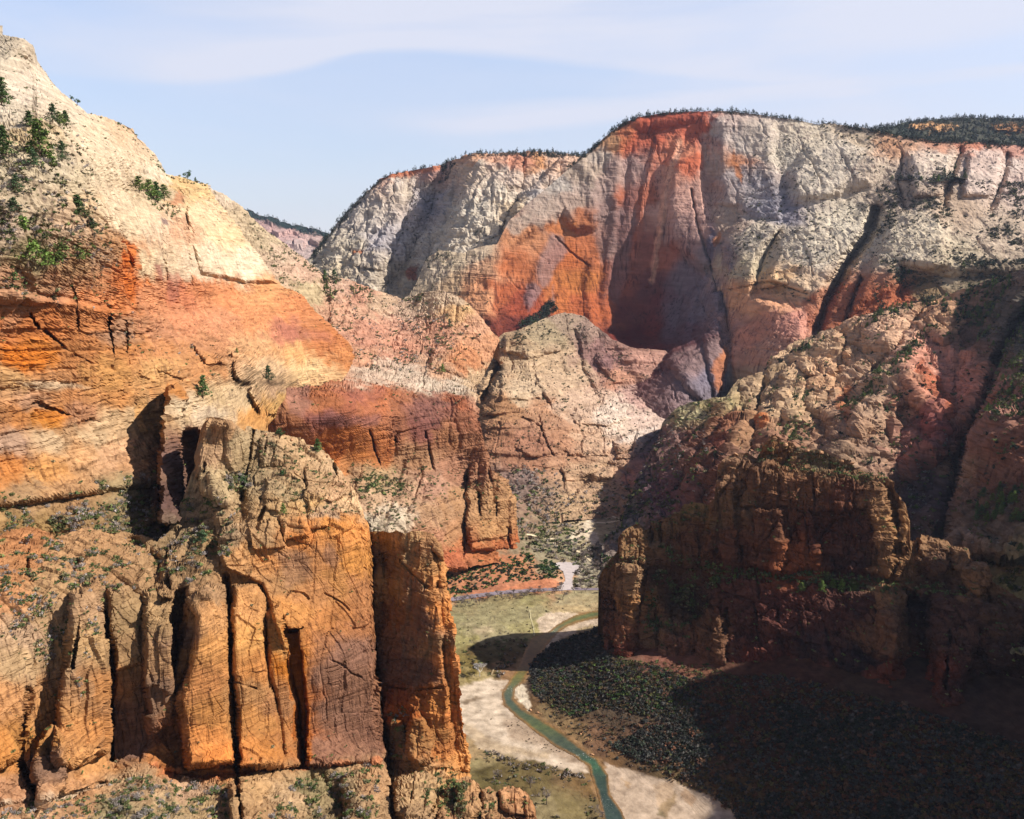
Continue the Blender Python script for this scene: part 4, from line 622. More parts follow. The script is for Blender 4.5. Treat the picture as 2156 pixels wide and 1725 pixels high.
# ------------------------------------------------------------------ K dark butte on the right
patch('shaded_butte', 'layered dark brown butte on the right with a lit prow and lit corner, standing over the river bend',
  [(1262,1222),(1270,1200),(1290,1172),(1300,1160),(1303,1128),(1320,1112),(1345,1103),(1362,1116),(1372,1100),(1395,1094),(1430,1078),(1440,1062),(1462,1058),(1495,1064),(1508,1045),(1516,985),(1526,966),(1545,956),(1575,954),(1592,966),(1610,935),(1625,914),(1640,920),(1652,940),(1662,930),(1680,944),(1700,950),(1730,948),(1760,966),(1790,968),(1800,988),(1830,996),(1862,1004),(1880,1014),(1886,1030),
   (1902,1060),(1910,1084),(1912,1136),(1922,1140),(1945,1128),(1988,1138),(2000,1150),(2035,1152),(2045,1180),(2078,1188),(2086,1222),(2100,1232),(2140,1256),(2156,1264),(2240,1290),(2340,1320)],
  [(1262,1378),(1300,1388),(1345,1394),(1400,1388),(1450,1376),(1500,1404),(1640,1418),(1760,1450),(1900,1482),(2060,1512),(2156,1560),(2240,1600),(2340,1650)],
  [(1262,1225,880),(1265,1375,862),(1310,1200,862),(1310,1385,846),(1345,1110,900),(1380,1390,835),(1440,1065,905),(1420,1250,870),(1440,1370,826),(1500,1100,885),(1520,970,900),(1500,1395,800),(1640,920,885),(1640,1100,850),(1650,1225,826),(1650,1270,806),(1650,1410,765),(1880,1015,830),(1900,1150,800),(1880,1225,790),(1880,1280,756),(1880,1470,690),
   (1960,1130,820),(2060,1180,780),(2000,1300,740),(2000,1480,670),(2156,1265,740),(2156,1400,690),(2156,1550,640),(2240,1590,610)],
  eL=[(1222,1262),(1240,1264),(1300,1270),(1340,1272),(1380,1275),(1700,1280)],
  feats=[('r',[(1300,1188),(1350,1188),(1362,1215),(1350,1262),(1338,1310),(1332,1400),(1296,1400),(1296,1300)],14,14),('c',[(1362,1200),(1350,1260),(1345,1330),(1340,1390)],10,3.5),('c',[(1296,1240),(1296,1390)],8,4),
         ('r',[(1300,1110),(1365,1108),(1372,1160),(1360,1190),(1305,1180)],12,12),('c',[(1372,1110),(1376,1190)],10,4),('c',[(1392,1100),(1388,1180)],8,3),
         ('p',[(1500,1060),(1512,960),(1900,1000),(1915,1140),(1900,1230),(1860,1215),(1700,1200),(1640,1210),(1560,1190),(1480,1160)],15,12),
         ('p',[(1856,1012),(1888,1015),(1905,1060),(1912,1100),(1908,1180),(1880,1230),(1874,1160),(1862,1080),(1850,1030)],-24,20),
         ('r',[(1895,1040),(1912,1060),(1914,1140),(1904,1180),(1896,1120)],10,8),
         ('r',[(1560,1000),(1600,985),(1700,1005),(1680,1060),(1600,1050)],6,14),('p',[(1500,1010),(1545,1000),(1552,1180),(1490,1170)],10,7),('p',[(1560,1075),(1640,1065),(1660,1180),(1640,1210),(1575,1190)],9,7),('p',[(1700,1070),(1840,1060),(1860,1200),(1720,1200)],-12,10),
         ('p',[(1505,1228),(1560,1215),(1700,1225),(1760,1245),(1880,1240),(1892,1270),(1888,1500),(1500,1500),(1500,1300)],9,10),('r',[(1845,1235),(1890,1240),(1894,1300),(1888,1420),(1850,1420),(1856,1320)],10,14),
         ('r',[(1470,1290),(1520,1275),(1528,1300),(1528,1400),(1460,1400)],10,10),('c',[(1530,1280),(1530,1400)],8,4),('c',[(1640,1250),(1640,1330)],6,4),
         ('p',[(1895,1230),(1960,1260),(1960,1520),(1895,1520)],-22,10),('r',[(1935,1130),(1995,1140),(1995,1200),(1950,1215),(1930,1180)],14,12),('r',[(2000,1150),(2040,1155),(2040,1200),(2006,1200)],12,10),('r',[(2040,1180),(2084,1190),(2086,1230),(2060,1262),(2036,1240)],14,12),
         ('r',[(1965,1250),(2010,1235),(2060,1270),(2050,1380),(2010,1500),(1970,1500)],16,16),('c',[(2010,1250),(2000,1340),(1990,1450)],10,4),('r',[(2060,1280),(2156,1290),(2156,1400),(2080,1420)],12,20),
         ('p',[(1372,1190),(1480,1170),(1500,1200),(1480,1290),(1450,1350),(1360,1330),(1350,1290)],-14,16),('r',[(1395,1310),(1430,1300),(1470,1340),(1460,1380),(1380,1390)],10,12),
         ('l',[(1560,1330),(1700,1352),(1800,1375),(1880,1395)],-6,7),('l',[(1640,1395),(1760,1420),(1890,1440)],-10,8),('c',[(1560,1000),(1566,1090),(1560,1180)],8,3),
         ('p',[(1625,905),(1650,905),(1660,945),(1640,960),(1600,955)],8,5),('c',[(1880,1150),(1886,1230)],8,3)],
  cols=[(1285,1200,'#94704c'),(1275,1280,'#7c5844'),(1285,1360,'#8c5844'),(1325,1210,'#bc9468'),(1330,1270,'#c08a54'),(1310,1340,'#a06a48'),(1320,1380,'#8c4830'),(1335,1140,'#a47c50'),(1400,1110,'#94704a'),(1460,1070,'#a08454'),(1440,1140,'#845c40'),(1400,1220,'#745440'),(1430,1270,'#5c4c3c'),(1400,1330,'#a07c58'),(1440,1370,'#8c6048'),  # shade put into the rock colour; sunlit prow and corner painted lighter
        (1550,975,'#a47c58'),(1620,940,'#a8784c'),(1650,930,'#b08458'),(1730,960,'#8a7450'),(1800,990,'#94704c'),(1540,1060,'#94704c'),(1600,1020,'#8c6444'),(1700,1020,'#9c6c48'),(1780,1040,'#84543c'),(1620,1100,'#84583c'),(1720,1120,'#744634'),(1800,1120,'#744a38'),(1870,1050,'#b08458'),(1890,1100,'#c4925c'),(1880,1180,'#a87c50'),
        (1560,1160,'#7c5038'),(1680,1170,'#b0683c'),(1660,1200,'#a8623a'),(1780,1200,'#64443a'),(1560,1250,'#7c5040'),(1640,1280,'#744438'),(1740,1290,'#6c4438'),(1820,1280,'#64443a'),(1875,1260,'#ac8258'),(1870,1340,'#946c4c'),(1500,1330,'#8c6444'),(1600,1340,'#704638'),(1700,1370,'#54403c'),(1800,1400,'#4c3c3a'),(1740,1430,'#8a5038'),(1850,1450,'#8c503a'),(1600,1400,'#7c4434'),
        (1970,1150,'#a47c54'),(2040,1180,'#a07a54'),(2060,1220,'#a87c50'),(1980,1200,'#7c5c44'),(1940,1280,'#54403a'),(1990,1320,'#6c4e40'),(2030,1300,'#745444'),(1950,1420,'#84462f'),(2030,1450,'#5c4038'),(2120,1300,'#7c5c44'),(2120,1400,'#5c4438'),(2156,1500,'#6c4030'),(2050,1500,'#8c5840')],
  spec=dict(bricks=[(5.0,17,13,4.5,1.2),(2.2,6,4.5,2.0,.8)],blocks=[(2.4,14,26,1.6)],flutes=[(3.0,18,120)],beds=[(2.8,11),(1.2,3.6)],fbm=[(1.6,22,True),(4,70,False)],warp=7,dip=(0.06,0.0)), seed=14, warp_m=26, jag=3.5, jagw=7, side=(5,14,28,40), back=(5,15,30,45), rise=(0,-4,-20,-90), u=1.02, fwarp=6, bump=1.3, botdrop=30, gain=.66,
  veg=[([(1372,1150),(1500,1160),(1520,1230),(1480,1290),(1450,1350),(1350,1330),(1350,1280),(1380,1200)],.10,['shrub','shrub','pine'],(2.5,6),'buttebench',-.7,20),
       ([(1480,1180),(1560,1200),(1700,1200),(1880,1225),(1890,1255),(1760,1250),(1700,1235),(1560,1225),(1500,1235)],.14,['shrub','shrub','pine'],(3,6.5),'buttebench',-1),
       ([(1590,930),(1620,920),(1800,985),(1870,1005),(1860,1030),(1700,990),(1600,980)],.08,['shrub'],(2.5,5.5),'buttetop',-.5),([(1290,1165),(1360,1175),(1350,1192),(1270,1200)],.08,['shrub'],(2,4),'buttetop',-1),
       ([(1372,1094),(1500,1060),(1500,1080),(1380,1120)],.06,['shrub'],(2.5,5),'buttetop',-.5),([(1900,1220),(2060,1240),(2060,1262),(1900,1250)],.12,['shrub'],(2.5,5),'buttebench',-1),
       (None,.010,['shrub'],(1.5,4),'buttetop',.25)])
# ------------------------------------------------------------------ I near fluted cliff, lower left
patch('fluted_cliff', 'near golden-brown cliff of tall fluted columns split by dark cracks, lower left',
  [(-45,1128),(0,1120),(60,1112),(120,1130),(180,1110),(250,1118),(300,1128),(330,1140),(352,1120),(368,1090),(385,1050),(398,1015),(408,985),(418,935),(430,895),(438,880),(452,878),(482,884),(498,898),(512,908),(520,896),(545,906),(575,912),(600,916),(640,925),(648,938),(660,940),(690,956),(705,975),(722,1000),(745,1035),(762,1075),(770,1100),(776,1130)],
  [(-45,1800),(776,1800)],
  [(-40,1130,452),(100,1120,465),(250,1120,490),(330,1140,508),(385,1050,540),(430,890,570),(480,885,560),(520,900,585),(600,916,600),(650,940,610),(720,1000,600),(774,1120,560),(440,1000,545),(500,1010,560),(560,1050,540),(640,1020,560),(700,1080,545),
   (500,1090,515),(640,1110,525),(740,1120,538),(560,1200,505),(660,1250,508),(760,1250,528),(480,1290,470),(430,1180,480),(600,1300,485),(700,1400,492),(780,1400,512),(640,1600,470),(780,1610,492),(500,1600,440),(430,1300,440),(400,1630,424),(300,1500,420),(240,1300,430),(240,1620,405),
   (150,1250,415),(100,1400,390),(0,1300,380),(0,1600,350),(150,1660,370),(-40,1200,400),(600,1640,440),(780,1650,460),(500,1670,400),(300,1680,370),(600,1780,380),(800,1790,400),(200,1790,330),(0,1790,310),(340,1250,455),(300,1180,470)],
  eR=[(1130,777),(1200,780),(1300,786),(1400,796),(1500,802),(1600,808),(1700,818),(1800,830)],
  rnd=(10,0,26,16),
  feats=[('r',[(430,882),(482,886),(530,905),(522,960),(500,1000),(490,1080),(425,1040),(412,1000),(415,950)],12,16),('c',[(533,908),(525,960),(515,1010),(508,1050)],12,5),('c',[(560,925),(558,965)],6,3),('l',[(500,1040),(510,1090),(460,1120),(440,1160)],-12,16),
         ('p',[(450,1130),(600,1080),(700,1080),(765,1075),(790,1400),(800,1610),(640,1615),(630,1500),(600,1380),(575,1300),(550,1230),(470,1200)],10,8),
         ('r',[(395,1262),(440,1225),(478,1235),(482,1320),(486,1440),(488,1500),(500,1610),(392,1620),(380,1500),(370,1480),(400,1380),(410,1300)],22,16),
         ('r',[(490,1230),(540,1230),(556,1260),(560,1380),(570,1440),(590,1530),(598,1612),(500,1620),(496,1500),(488,1400),(486,1300)],20,14),
         ('c',[(474,1215),(480,1260),(484,1320),(484,1400),(492,1480),(496,1560),(500,1650),(506,1725)],24,7),
         ('r',[(560,1290),(590,1270),(600,1330),(604,1400),(618,1480),(622,1560),(630,1612),(600,1616),(585,1500),(566,1420)],12,10),('p',[(596,1322),(632,1318),(640,1400),(650,1500),(652,1608),(634,1616),(622,1500),(608,1400)],-20,6),
         ('c',[(552,1330),(560,1400),(566,1450)],8,4),('c',[(596,1300),(610,1330),(635,1322)],10,4),
         ('r',[(300,1250),(345,1225),(370,1260),(366,1330),(372,1400),(360,1520),(316,1540),(296,1430)],18,16),('p',[(366,1240),(400,1230),(395,1300),(380,1400),(366,1480),(356,1400),(352,1300)],-26,12),
         ('r',[(325,1215),(362,1190),(410,1200),(420,1250),(380,1260),(336,1262)],12,14),('p',[(300,1440),(380,1460),(392,1620),(300,1620),(240,1600),(238,1480)],-4,8),
         ('c',[(222,1290),(226,1340),(236,1380),(238,1430),(234,1500),(234,1600)],20,7),('r',[(225,1240),(262,1230),(300,1262),(300,1400),(240,1420),(232,1340)],10,14),
         ('r',[(150,1250),(205,1215),(222,1280),(224,1380),(230,1500),(226,1580),(150,1620),(110,1600),(120,1480),(140,1380)],18,20),('c',[(168,1240),(164,1340),(150,1420),(148,1500)],10,4),('c',[(60,1450),(50,1530),(45,1600),(70,1660),(85,1700)],18,7),
         ('r',[(72,1560),(110,1520),(145,1560),(140,1660),(85,1700),(70,1630)],14,14),('r',[(-50,1340),(60,1330),(70,1440),(50,1600),(-50,1640)],14,20),
         ('l',[(280,1140),(330,1180),(340,1240)],-16,14),('c',[(350,1160),(352,1200),(356,1240)],10,4),
         ('c',[(60,1160),(56,1200)],8,4),('c',[(164,1180),(150,1210)],8,5),
         ('t',[(-40,1708),(60,1690),(160,1672),(220,1650)],-9,9),('t',[(310,1616),(380,1632),(500,1630),(600,1622),(640,1616),(780,1604)],-11,7),
         ('p',[(480,1650),(520,1640),(560,1640),(600,1650),(620,1725),(600,1800),(480,1800)],10,12),('l',[(560,1680),(620,1660),(680,1640),(720,1700),(640,1740)],-10,18),('r',[(720,1640),(770,1625),(800,1650),(800,1800),(730,1800)],12,14),
         ('c',[(560,1068),(548,1090),(540,1110)],8,4),('r',[(548,925),(600,925),(598,980),(550,985)],6,10),('r',[(600,940),(640,950),(634,1010),(596,1000)],5,9),('p',[(640,985),(700,985),(736,1040),(700,1060),(650,1040)],5,4),('r',[(645,1045),(680,1040),(690,1110),(650,1115)],6,10),('r',[(560,1010),(600,1020),(590,1080),(556,1070)],5,9),('r',[(590,1090),(640,1080),(650,1130),(600,1140)],6,9),('p',[(520,1100),(580,1090),(600,1150),(530,1160)],4,4),('c',[(600,985),(640,1010),(700,1020)],2.4,2.5),('r',[(440,990),(480,985),(486,1060),(450,1070)],5,10),('r',[(486,1000),(508,1005),(506,1060),(488,1060)],4,8),('c',[(545,1050),(600,1060),(640,1050)],2.4,2.5),('r',[(455,1080),(500,1075),(505,1130),(460,1140)],6,9),('c',[(700,950),(706,990),(712,1015)],10,3),('c',[(640,1010),(655,1050)],6,3),('c',[(430,975),(440,1040),(436,1080)],6,3),
         ('c',[(600,1260),(612,1246),(640,1250),(650,1260)],2.4,2.5),('c',[(685,1250),(700,1258),(720,1270),(735,1285)],2.6,2.5),('c',[(700,1392),(720,1400),(740,1418),(760,1425)],3,3),('c',[(480,1430),(510,1440),(540,1450)],2.2,2.5)],
  cols=[(445,900,'#a8845a'),(470,910,'#ae865a'),(440,960,'#a88660'),(500,930,'#a89068'),(520,960,'#9c845c'),(560,940,'#a48a64'),(600,930,'#b8966a'),(650,960,'#bc9a6e'),(690,980,'#c09e72'),(620,990,'#a8865c'),(660,1010,'#ac8a60'),(720,1030,'#c0986c'),(740,1060,'#cca878'),(600,1040,'#ac9268'),(540,1010,'#a48c64'),(460,1020,'#b0976c'),(580,1080,'#b08c5c'),(640,1060,'#c09860'),
        (680,1080,'#b0906c'),(700,1110,'#cc8840'),(640,1130,'#cc8440'),(740,1120,'#d48c44'),(600,1130,'#b4804c'),(560,1130,'#a88458'),(480,1130,'#a08460'),(500,1180,'#b48450'),(440,1130,'#a08054'),(400,1060,'#a88e68'),(400,1120,'#947c58'),(420,1200,'#9c7c54'),(440,1250,'#a07c54'),(520,1160,'#bc8c54'),
        (560,1170,'#c08448'),(620,1180,'#9c7048'),(600,1220,'#a87c4c'),(680,1170,'#b07844'),(740,1180,'#c4843c'),(700,1230,'#b88044'),(660,1250,'#b47c48'),(760,1240,'#ac7444'),(620,1290,'#c08444'),(700,1300,'#b0743c'),(750,1320,'#a46c40'),(680,1350,'#b47438'),(740,1380,'#94684c'),(700,1420,'#8c6244'),(760,1440,'#8c6040'),(700,1500,'#886044'),(760,1540,'#84583c'),(680,1580,'#946444'),
        (440,1300,'#c08c54'),(440,1360,'#c68c4c'),(420,1440,'#b87c44'),(450,1500,'#b0783c'),(440,1560,'#cc8440'),(420,1600,'#b87438'),(470,1590,'#c87c38'),(520,1280,'#c48c50'),(520,1340,'#c8904c'),(530,1400,'#c08040'),(530,1460,'#b0804c'),(540,1520,'#b47c40'),(560,1580,'#b87838'),(580,1350,'#b88444'),(600,1480,'#a07044'),(610,1560,'#a8703c'),(622,1400,'#b86c14'),(636,1480,'#b06010'),(644,1560,'#a85c1c'),
        (380,1330,'#806450'),(340,1300,'#a88658'),(330,1380,'#9c7850'),(320,1460,'#7c6048'),(360,1550,'#8c5c3c'),(300,1560,'#745848'),(270,1540,'#785c44'),(260,1380,'#94744c'),(270,1300,'#947850'),(340,1600,'#b4743c'),(220,1440,'#b47c44'),(180,1440,'#a87c50'),(200,1540,'#bc8044'),(180,1360,'#b08c5c'),(190,1280,'#ac8860'),(180,1600,'#c48c50'),
        (100,1500,'#b8844c'),(100,1620,'#84644c'),(60,1560,'#a87438'),(20,1480,'#b88450'),(20,1580,'#c0803c'),(30,1400,'#b49468'),(60,1340,'#b0906c'),(100,1300,'#a4845c'),(40,1260,'#b88454'),(120,1230,'#a88458'),(40,1200,'#b07c4c'),(200,1210,'#a07a50'),(60,1150,'#b07848'),(160,1160,'#a88054'),(120,1400,'#a0805a'),
        (30,1680,'#b08058'),(60,1720,'#b89066'),(160,1660,'#bc8a5a'),(150,1720,'#a88058'),(280,1660,'#ac8c64'),(240,1720,'#94845c'),(400,1660,'#b89470'),(360,1720,'#a08860'),(430,1700,'#a88c60'),(540,1660,'#b48e5e'),(560,1720,'#a07c52'),(600,1680,'#b4946a'),(660,1660,'#8c7c54'),(720,1660,'#a08860'),(700,1720,'#8c7854'),(780,1650,'#b0885c'),(780,1720,'#a08058')],
  stains=[([(664,1330),(780,1340),(800,1600),(660,1608),(655,1500),(650,1400)],'#82604c',14,.5),([(580,1165),(640,1160),(660,1220),(600,1240)],'#946c4c',8,.6),([(596,1322),(630,1320),(645,1420),(654,1600),(640,1612),(626,1540),(612,1420)],'#b8640e',5,.75),
          ([(690,1140),(720,1180),(700,1200),(680,1170)],'#8c6850',5,.5),([(240,1470),(300,1480),(300,1600),(240,1590)],'#74584a',6,.6),([(430,1570),(500,1560),(500,1612),(430,1612)],'#d88438',8,.6),([(310,1612),(400,1628),(640,1612),(800,1598),(800,1608),(640,1624),(400,1640),(310,1624)],'#c87848',2.5,.7),
          ([(0,1690),(140,1670),(220,1648),(222,1656),(140,1682),(0,1704)],'#d4bc98',3,.8)],
  spec=dict(bricks=[(3.2,12,17,2.2,.6),(1.1,4.5,4,.5,.4)],blocks=[(.8,9,24,.8)],flutes=[(.9,11,90)],beds=[(.8,4.5),(.4,1.6)],fbm=[(.5,12,True),(2.0,45,False)],warp=5,dip=(-0.08,0.03)), seed=16, warp_m=15, jag=4.0, jagw=7, bump=.85, side=(4,15,50,120), back=(4,16,50,140), rise=(0,-1,-6,-50), u=.6, lam=.8, gain=.9, fwarp=4, step=1.8, sideL=False,
  smoothp=[([(480,1230),(780,1120),(800,1600),(400,1600),(400,1300)],.62)],
  veg=[([(330,1080),(420,1040),(500,1060),(480,1180),(400,1230),(320,1200)],.06,['shrub','shrub','twig'],(1.6,4.5),'cliffgully',-.4,9),([(470,1000),(520,990),(530,1030),(480,1040)],.12,['shrub','twig'],(3,5.5),'cliffgully',-1),
       ([(540,905),(650,935),(720,1000),(760,1080),(640,1090),(540,1010)],.018,['shrub'],(1.4,3.4),'clifftop',-.1),([(0,1150),(220,1110),(330,1150),(330,1230),(220,1260),(60,1240),(0,1240)],.045,['shrub','shrub','twig'],(1.6,4),'leftbench',-.1,12),
       ([(0,1240),(220,1240),(170,1500),(140,1450),(0,1330)],.03,['shrub','twig'],(1.2,3),'leftbench',-.1,10),
       ([(230,1640),(360,1640),(480,1645),(480,1725),(230,1740)],.06,['shrub','shrub','twig'],(1.6,4),'clifffoot',-.4,8),([(620,1640),(800,1620),(790,1740),(560,1740)],.07,['shrub','shrub','twig'],(1.8,4.4),'clifffoot',-.5,8),
       ([(-20,1700),(220,1670),(220,1740),(-20,1740)],.03,['shrub','twig'],(1.4,3.2),'clifffoot',-.3),(None,.002,['shrub'],(1,2.4),'clifftop',.35)])
# ------------------------------------------------------------------ J slim pillar
patch('slim_pillar', 'slim free-standing dark brown pillar beside the fluted cliff, its right edge catching the sun',
  [(779,1130),(783,1120),(800,1116),(822,1122),(836,1117),(852,1124),(868,1118),(890,1119),(905,1122),(916,1134)],[(779,1800),(916,1800)],
  [(785,1125,600),(850,1120,575),(912,1130,572),(800,1300,570),(900,1300,540),(850,1500,530),(930,1500,520),(800,1600,530),(860,1600,505),(980,1620,520),(850,1700,450),(980,1750,440),(800,1790,440),(990,1790,430)],
  eL=[(1130,779),(1300,787),(1500,804),(1620,815),(1725,826),(1800,832)],eR=[(1134,917),(1150,926),(1180,936),(1240,940),(1300,947),(1400,962),(1500,973),(1560,980),(1620,987),(1640,988),(1800,992)],
  rnd=(14,14,10,10),
  feats=[('p',[(905,1140),(940,1180),(950,1300),(975,1500),(990,1620),(960,1630),(940,1500),(925,1350),(915,1240)],-9,9),('r',[(862,1520),(880,1500),(905,1540),(918,1600),(880,1612),(858,1590)],12,10),('r',[(820,1510),(850,1520),(860,1600),(822,1600)],8,10),
         ('c',[(790,1440),(830,1450),(880,1452),(950,1445)],4,3),('l',[(800,1120),(812,1200),(806,1260),(800,1320)],-6,9),('c',[(845,1180),(870,1210),(900,1240)],3,4),('c',[(812,1620),(822,1680),(835,1725)],16,6),
         ('t',[(815,1622),(880,1625),(930,1622),(985,1630)],-10,9),('r',[(830,1640),(900,1630),(920,1700),(880,1800),(830,1800)],9,14),('c',[(900,1720),(925,1680),(940,1650)],7,4),('r',[(925,1660),(960,1650),(985,1680),(960,1800),(915,1800)],9,12)],
  cols=[(800,1130,'#94703c'),(850,1130,'#b08c5c'),(890,1150,'#a87c50'),(810,1180,'#7c5c3c'),(860,1180,'#94744c'),(870,1230,'#8c6848'),(820,1240,'#a07c4c'),(930,1220,'#cc8c4c'),(900,1210,'#ac7c48'),(940,1300,'#cc8440'),(840,1300,'#86603c'),(890,1310,'#7c5c44'),(860,1360,'#84644a'),(910,1360,'#94704a'),(955,1400,'#c07c40'),  # sun on the right edge put into lighter colours, dull front darker
        (830,1400,'#7c5a44'),(880,1420,'#745640'),(830,1470,'#8c502c'),(880,1470,'#a46430'),(930,1480,'#b87838'),(850,1500,'#a85c24'),(965,1500,'#c87c3c'),(910,1540,'#a06c38'),(880,1560,'#a87844'),(940,1580,'#b07038'),(972,1600,'#d0904c'),(830,1560,'#7c6444'),(850,1600,'#84684a'),(860,1650,'#bc9868'),(900,1660,'#b09064'),(870,1720,'#a4845c'),(950,1680,'#b89058'),(970,1720,'#a07850')],
  stains=[([(800,1380),(900,1390),(930,1440),(800,1450)],'#705444',8,.5),([(820,1480),(860,1480),(862,1520),(840,1530)],'#b06424',6,.6)],
  spec=dict(bricks=[(3.2,9,12,2.0,.6),(1.3,3.6,3,.7,.4)],blocks=[(1.0,8,15,.8)],flutes=[(1.0,9,60)],beds=[(1.1,5),(.5,1.7)],fbm=[(1.0,12,True)],warp=5,dip=(0.1,0)), seed=18, warp_m=12, jag=2.5, jagw=6, side=(4,14,40,70), back=(4,16,50,80), rise=(0,-1,-3,-40), u=.62, step=2.0, gain=.9,
  veg=[([(820,1490),(862,1490),(860,1600),(820,1600)],.05,['shrub','twig'],(2,4.5),'clifffoot',-.5),([(880,1620),(1000,1620),(1000,1740),(900,1700)],.04,['shrub'],(2,4.5),'clifffoot',-.5),(None,.004,['shrub'],(1,2.5),'clifffoot',.3)])
# ------------------------------------------------------------------ rubble ridge at the foot of the slim pillar
patch('rubble_ridge', 'jumble of cracked tan sandstone blocks at the foot of the slim pillar, bottom edge',
  [(940,1660),(962,1640),(985,1634),(1005,1650),(1016,1664),(1030,1656),(1046,1668),(1052,1664),(1070,1655),(1095,1660),(1112,1672),(1124,1700),(1130,1740)],[(940,1800),(1130,1800)],
  [(940,1660,470),(985,1640,480),(1060,1660,485),(1120,1690,480),(1000,1720,452),(1100,1740,458),(950,1790,430),(1100,1790,435)],
  rnd=(8,8,10,14),
  feats=[('r',[(1050,1664),(1095,1656),(1122,1690),(1128,1730),(1080,1720),(1056,1700)],8,8),('r',[(960,1650),(1000,1640),(1012,1700),(990,1740),(960,1720)],8,9),('r',[(1015,1665),(1045,1665),(1050,1740),(1015,1745)],6,8),('c',[(1050,1700),(1075,1715),(1128,1722)],5,3),('c',[(1010,1660),(1012,1740)],6,4)],
  cols=[(960,1660,'#a87c50'),(1000,1670,'#b88c5c'),(1030,1690,'#b0885c'),(1080,1670,'#c49060'),(1110,1690,'#b88454'),(1080,1730,'#a47850'),(1000,1730,'#b08858'),(960,1720,'#8c6c48'),(1120,1730,'#c08c5c')],
  spec=dict(bricks=[(3.0,6,5,2,.6),(1.0,2.4,2,.8,.4)],beds=[(.7,2.5)],fbm=[(1.4,8,True)],warp=3), seed=20, warp_m=10, jag=3, jagw=6, side=(3,12,30), back=(3,12,30), rise=(0,-2,-20), u=.58, step=1.8,
  veg=[([(940,1640),(985,1650),(975,1720),(940,1720)],.08,['shrub'],(1.8,4),'clifffoot',-1),(None,.012,['shrub'],(1.2,3),'clifffoot',.0)])
# ------------------------------------------------------------------ valley floor
FZ = [(900,1250,-414),(950,1190,-396),(1000,1180,-398),(1060,1175,-404),(1100,1170,-408),(1180,1200,-424),(1190,1230,-427),(1100,1230,-424),(1000,1255,-424),(940,1275,-426),(1160,1130,-420),(1100,1080,-400),(1060,1050,-380),(1200,1070,-419),(1200,1035,-422),(1300,1060,-416),(1300,1030,-419),(1250,1045,-420),(1400,1050,-380),(1260,1150,-424),(1280,1230,-428),(1350,1120,-410),
      (1000,1320,-428),(1100,1300,-429),(1190,1300,-430),(1250,1300,-430),(1120,1400,-430),(1180,1350,-428.5),(1075,1450,-430),(960,1400,-427),(960,1450,-428),(1000,1500,-429),(1100,1500,-430),(1170,1556,-430),(1265,1640,-430),(1290,1720,-430),(1050,1560,-429),(1000,1620,-427),(900,1500,-428),(900,1700,-420),(1000,1720,-424),(1150,1620,-428),(1150,1720,-426),(1200,1790,-428),
      (1350,1650,-429),(1450,1680,-429),(1540,1720,-428),(1400,1790,-429),(1140,1480,-428),(1200,1520,-426),(1300,1600,-427),(1270,1370,-408),(1150,1400,-426),(1200,1440,-421),(1280,1480,-414),(1350,1390,-398),(1500,1405,-388),(1640,1420,-374),(1760,1450,-368),(1900,1482,-362),(2060,1515,-360),(2156,1560,-356),(2240,1600,-352),(1400,1500,-408),(1500,1520,-404),(1400,1600,-420),(1500,1650,-420),
      (1600,1600,-400),(1700,1550,-390),(1650,1700,-414),(1800,1620,-388),(1800,1760,-402),(2000,1600,-374),(2000,1740,-388),(2156,1700,-374),(2240,1790,-376),(2420,1620,-350),(2420,1790,-366)]
def fz(x, y): return rbf(FZ, np.asarray(x, float), np.asarray(y, float), 40.)
SAND1 = Z8([(1150,640),(1200,612),(1300,603),(1375,618),(1330,640),(1290,665),(1250,698),(1225,714),(1160,708),(1140,680)])
SAND2 = Z8([(1560,612),(1560,660),(1460,672),(1380,690),(1300,735),(1235,785),(1172,803),(1172,790),(1250,730),(1310,690),(1400,650),(1500,625)])
SAND3 = Z8([(700,1010),(800,985),(880,965),(980,978),(1002,996),(975,1012),(958,1030),(962,1095),(1000,1140),(1060,1190),(1130,1240),(1250,1318),(1340,1370),(1400,1430),(1420,1475),(1330,1470),(1250,1452),(1100,1405),(950,1375),(850,1335),(790,1285),(700,1240)])
SAND4 = Z8([(1032,1002),(1078,1000),(1090,1040),(1098,1080),(1118,1105),(1098,1138),(1060,1115),(1030,1060)])
SAND5 = [(1272,1606),(1316,1616),(1394,1640),(1472,1664),(1530,1690),(1569,1722),(1600,1800),(1320,1800),(1296,1700)]
RIV = [(a_, b_, w_ * (.78 + .16 * math.sin(b_ * .07) + .08 * math.sin(b_ * .19 + 1))) for a_, b_, w_ in [(1300,1288,12),(1269,1292,13),(1240,1296,15),(1214,1303,17),(1190,1313,17),(1172,1325,16),(1158,1338,24),(1136,1353,34),(1120,1376,36),(1106,1403,34),(1089,1431,30),(1076,1446,20),(1070,1462,26),(1071,1478,28),(1093,1500,30),(1132,1526,30),(1175,1556,30),(1216,1583,32),(1249,1606,34),(1264,1637,36),(1272,1676,38),(1290,1715,44),(1310,1760,56),(1330,1810,70)]]
river_poly = None
def ribbon_poly(pts):
    a = np.array(pts, float); d = np.gradient(a[:, :2], axis=0); d /= np.linalg.norm(d, axis=1)[:, None] + 1e-9
    # width is measured across the picture of the river, so use a sideways normal
    n = np.stack([-d[:, 1], d[:, 0]], 1); L = a[:, :2] + n * a[:, 2:3] / 2; R = a[:, :2] - n * a[:, 2:3] / 2
    return [tuple(p) for p in np.concatenate([L, R[::-1]])]
river_poly = ribbon_poly(RIV)
shore = ribbon_poly([(a, b, w + 9) for a, b, w in RIV])
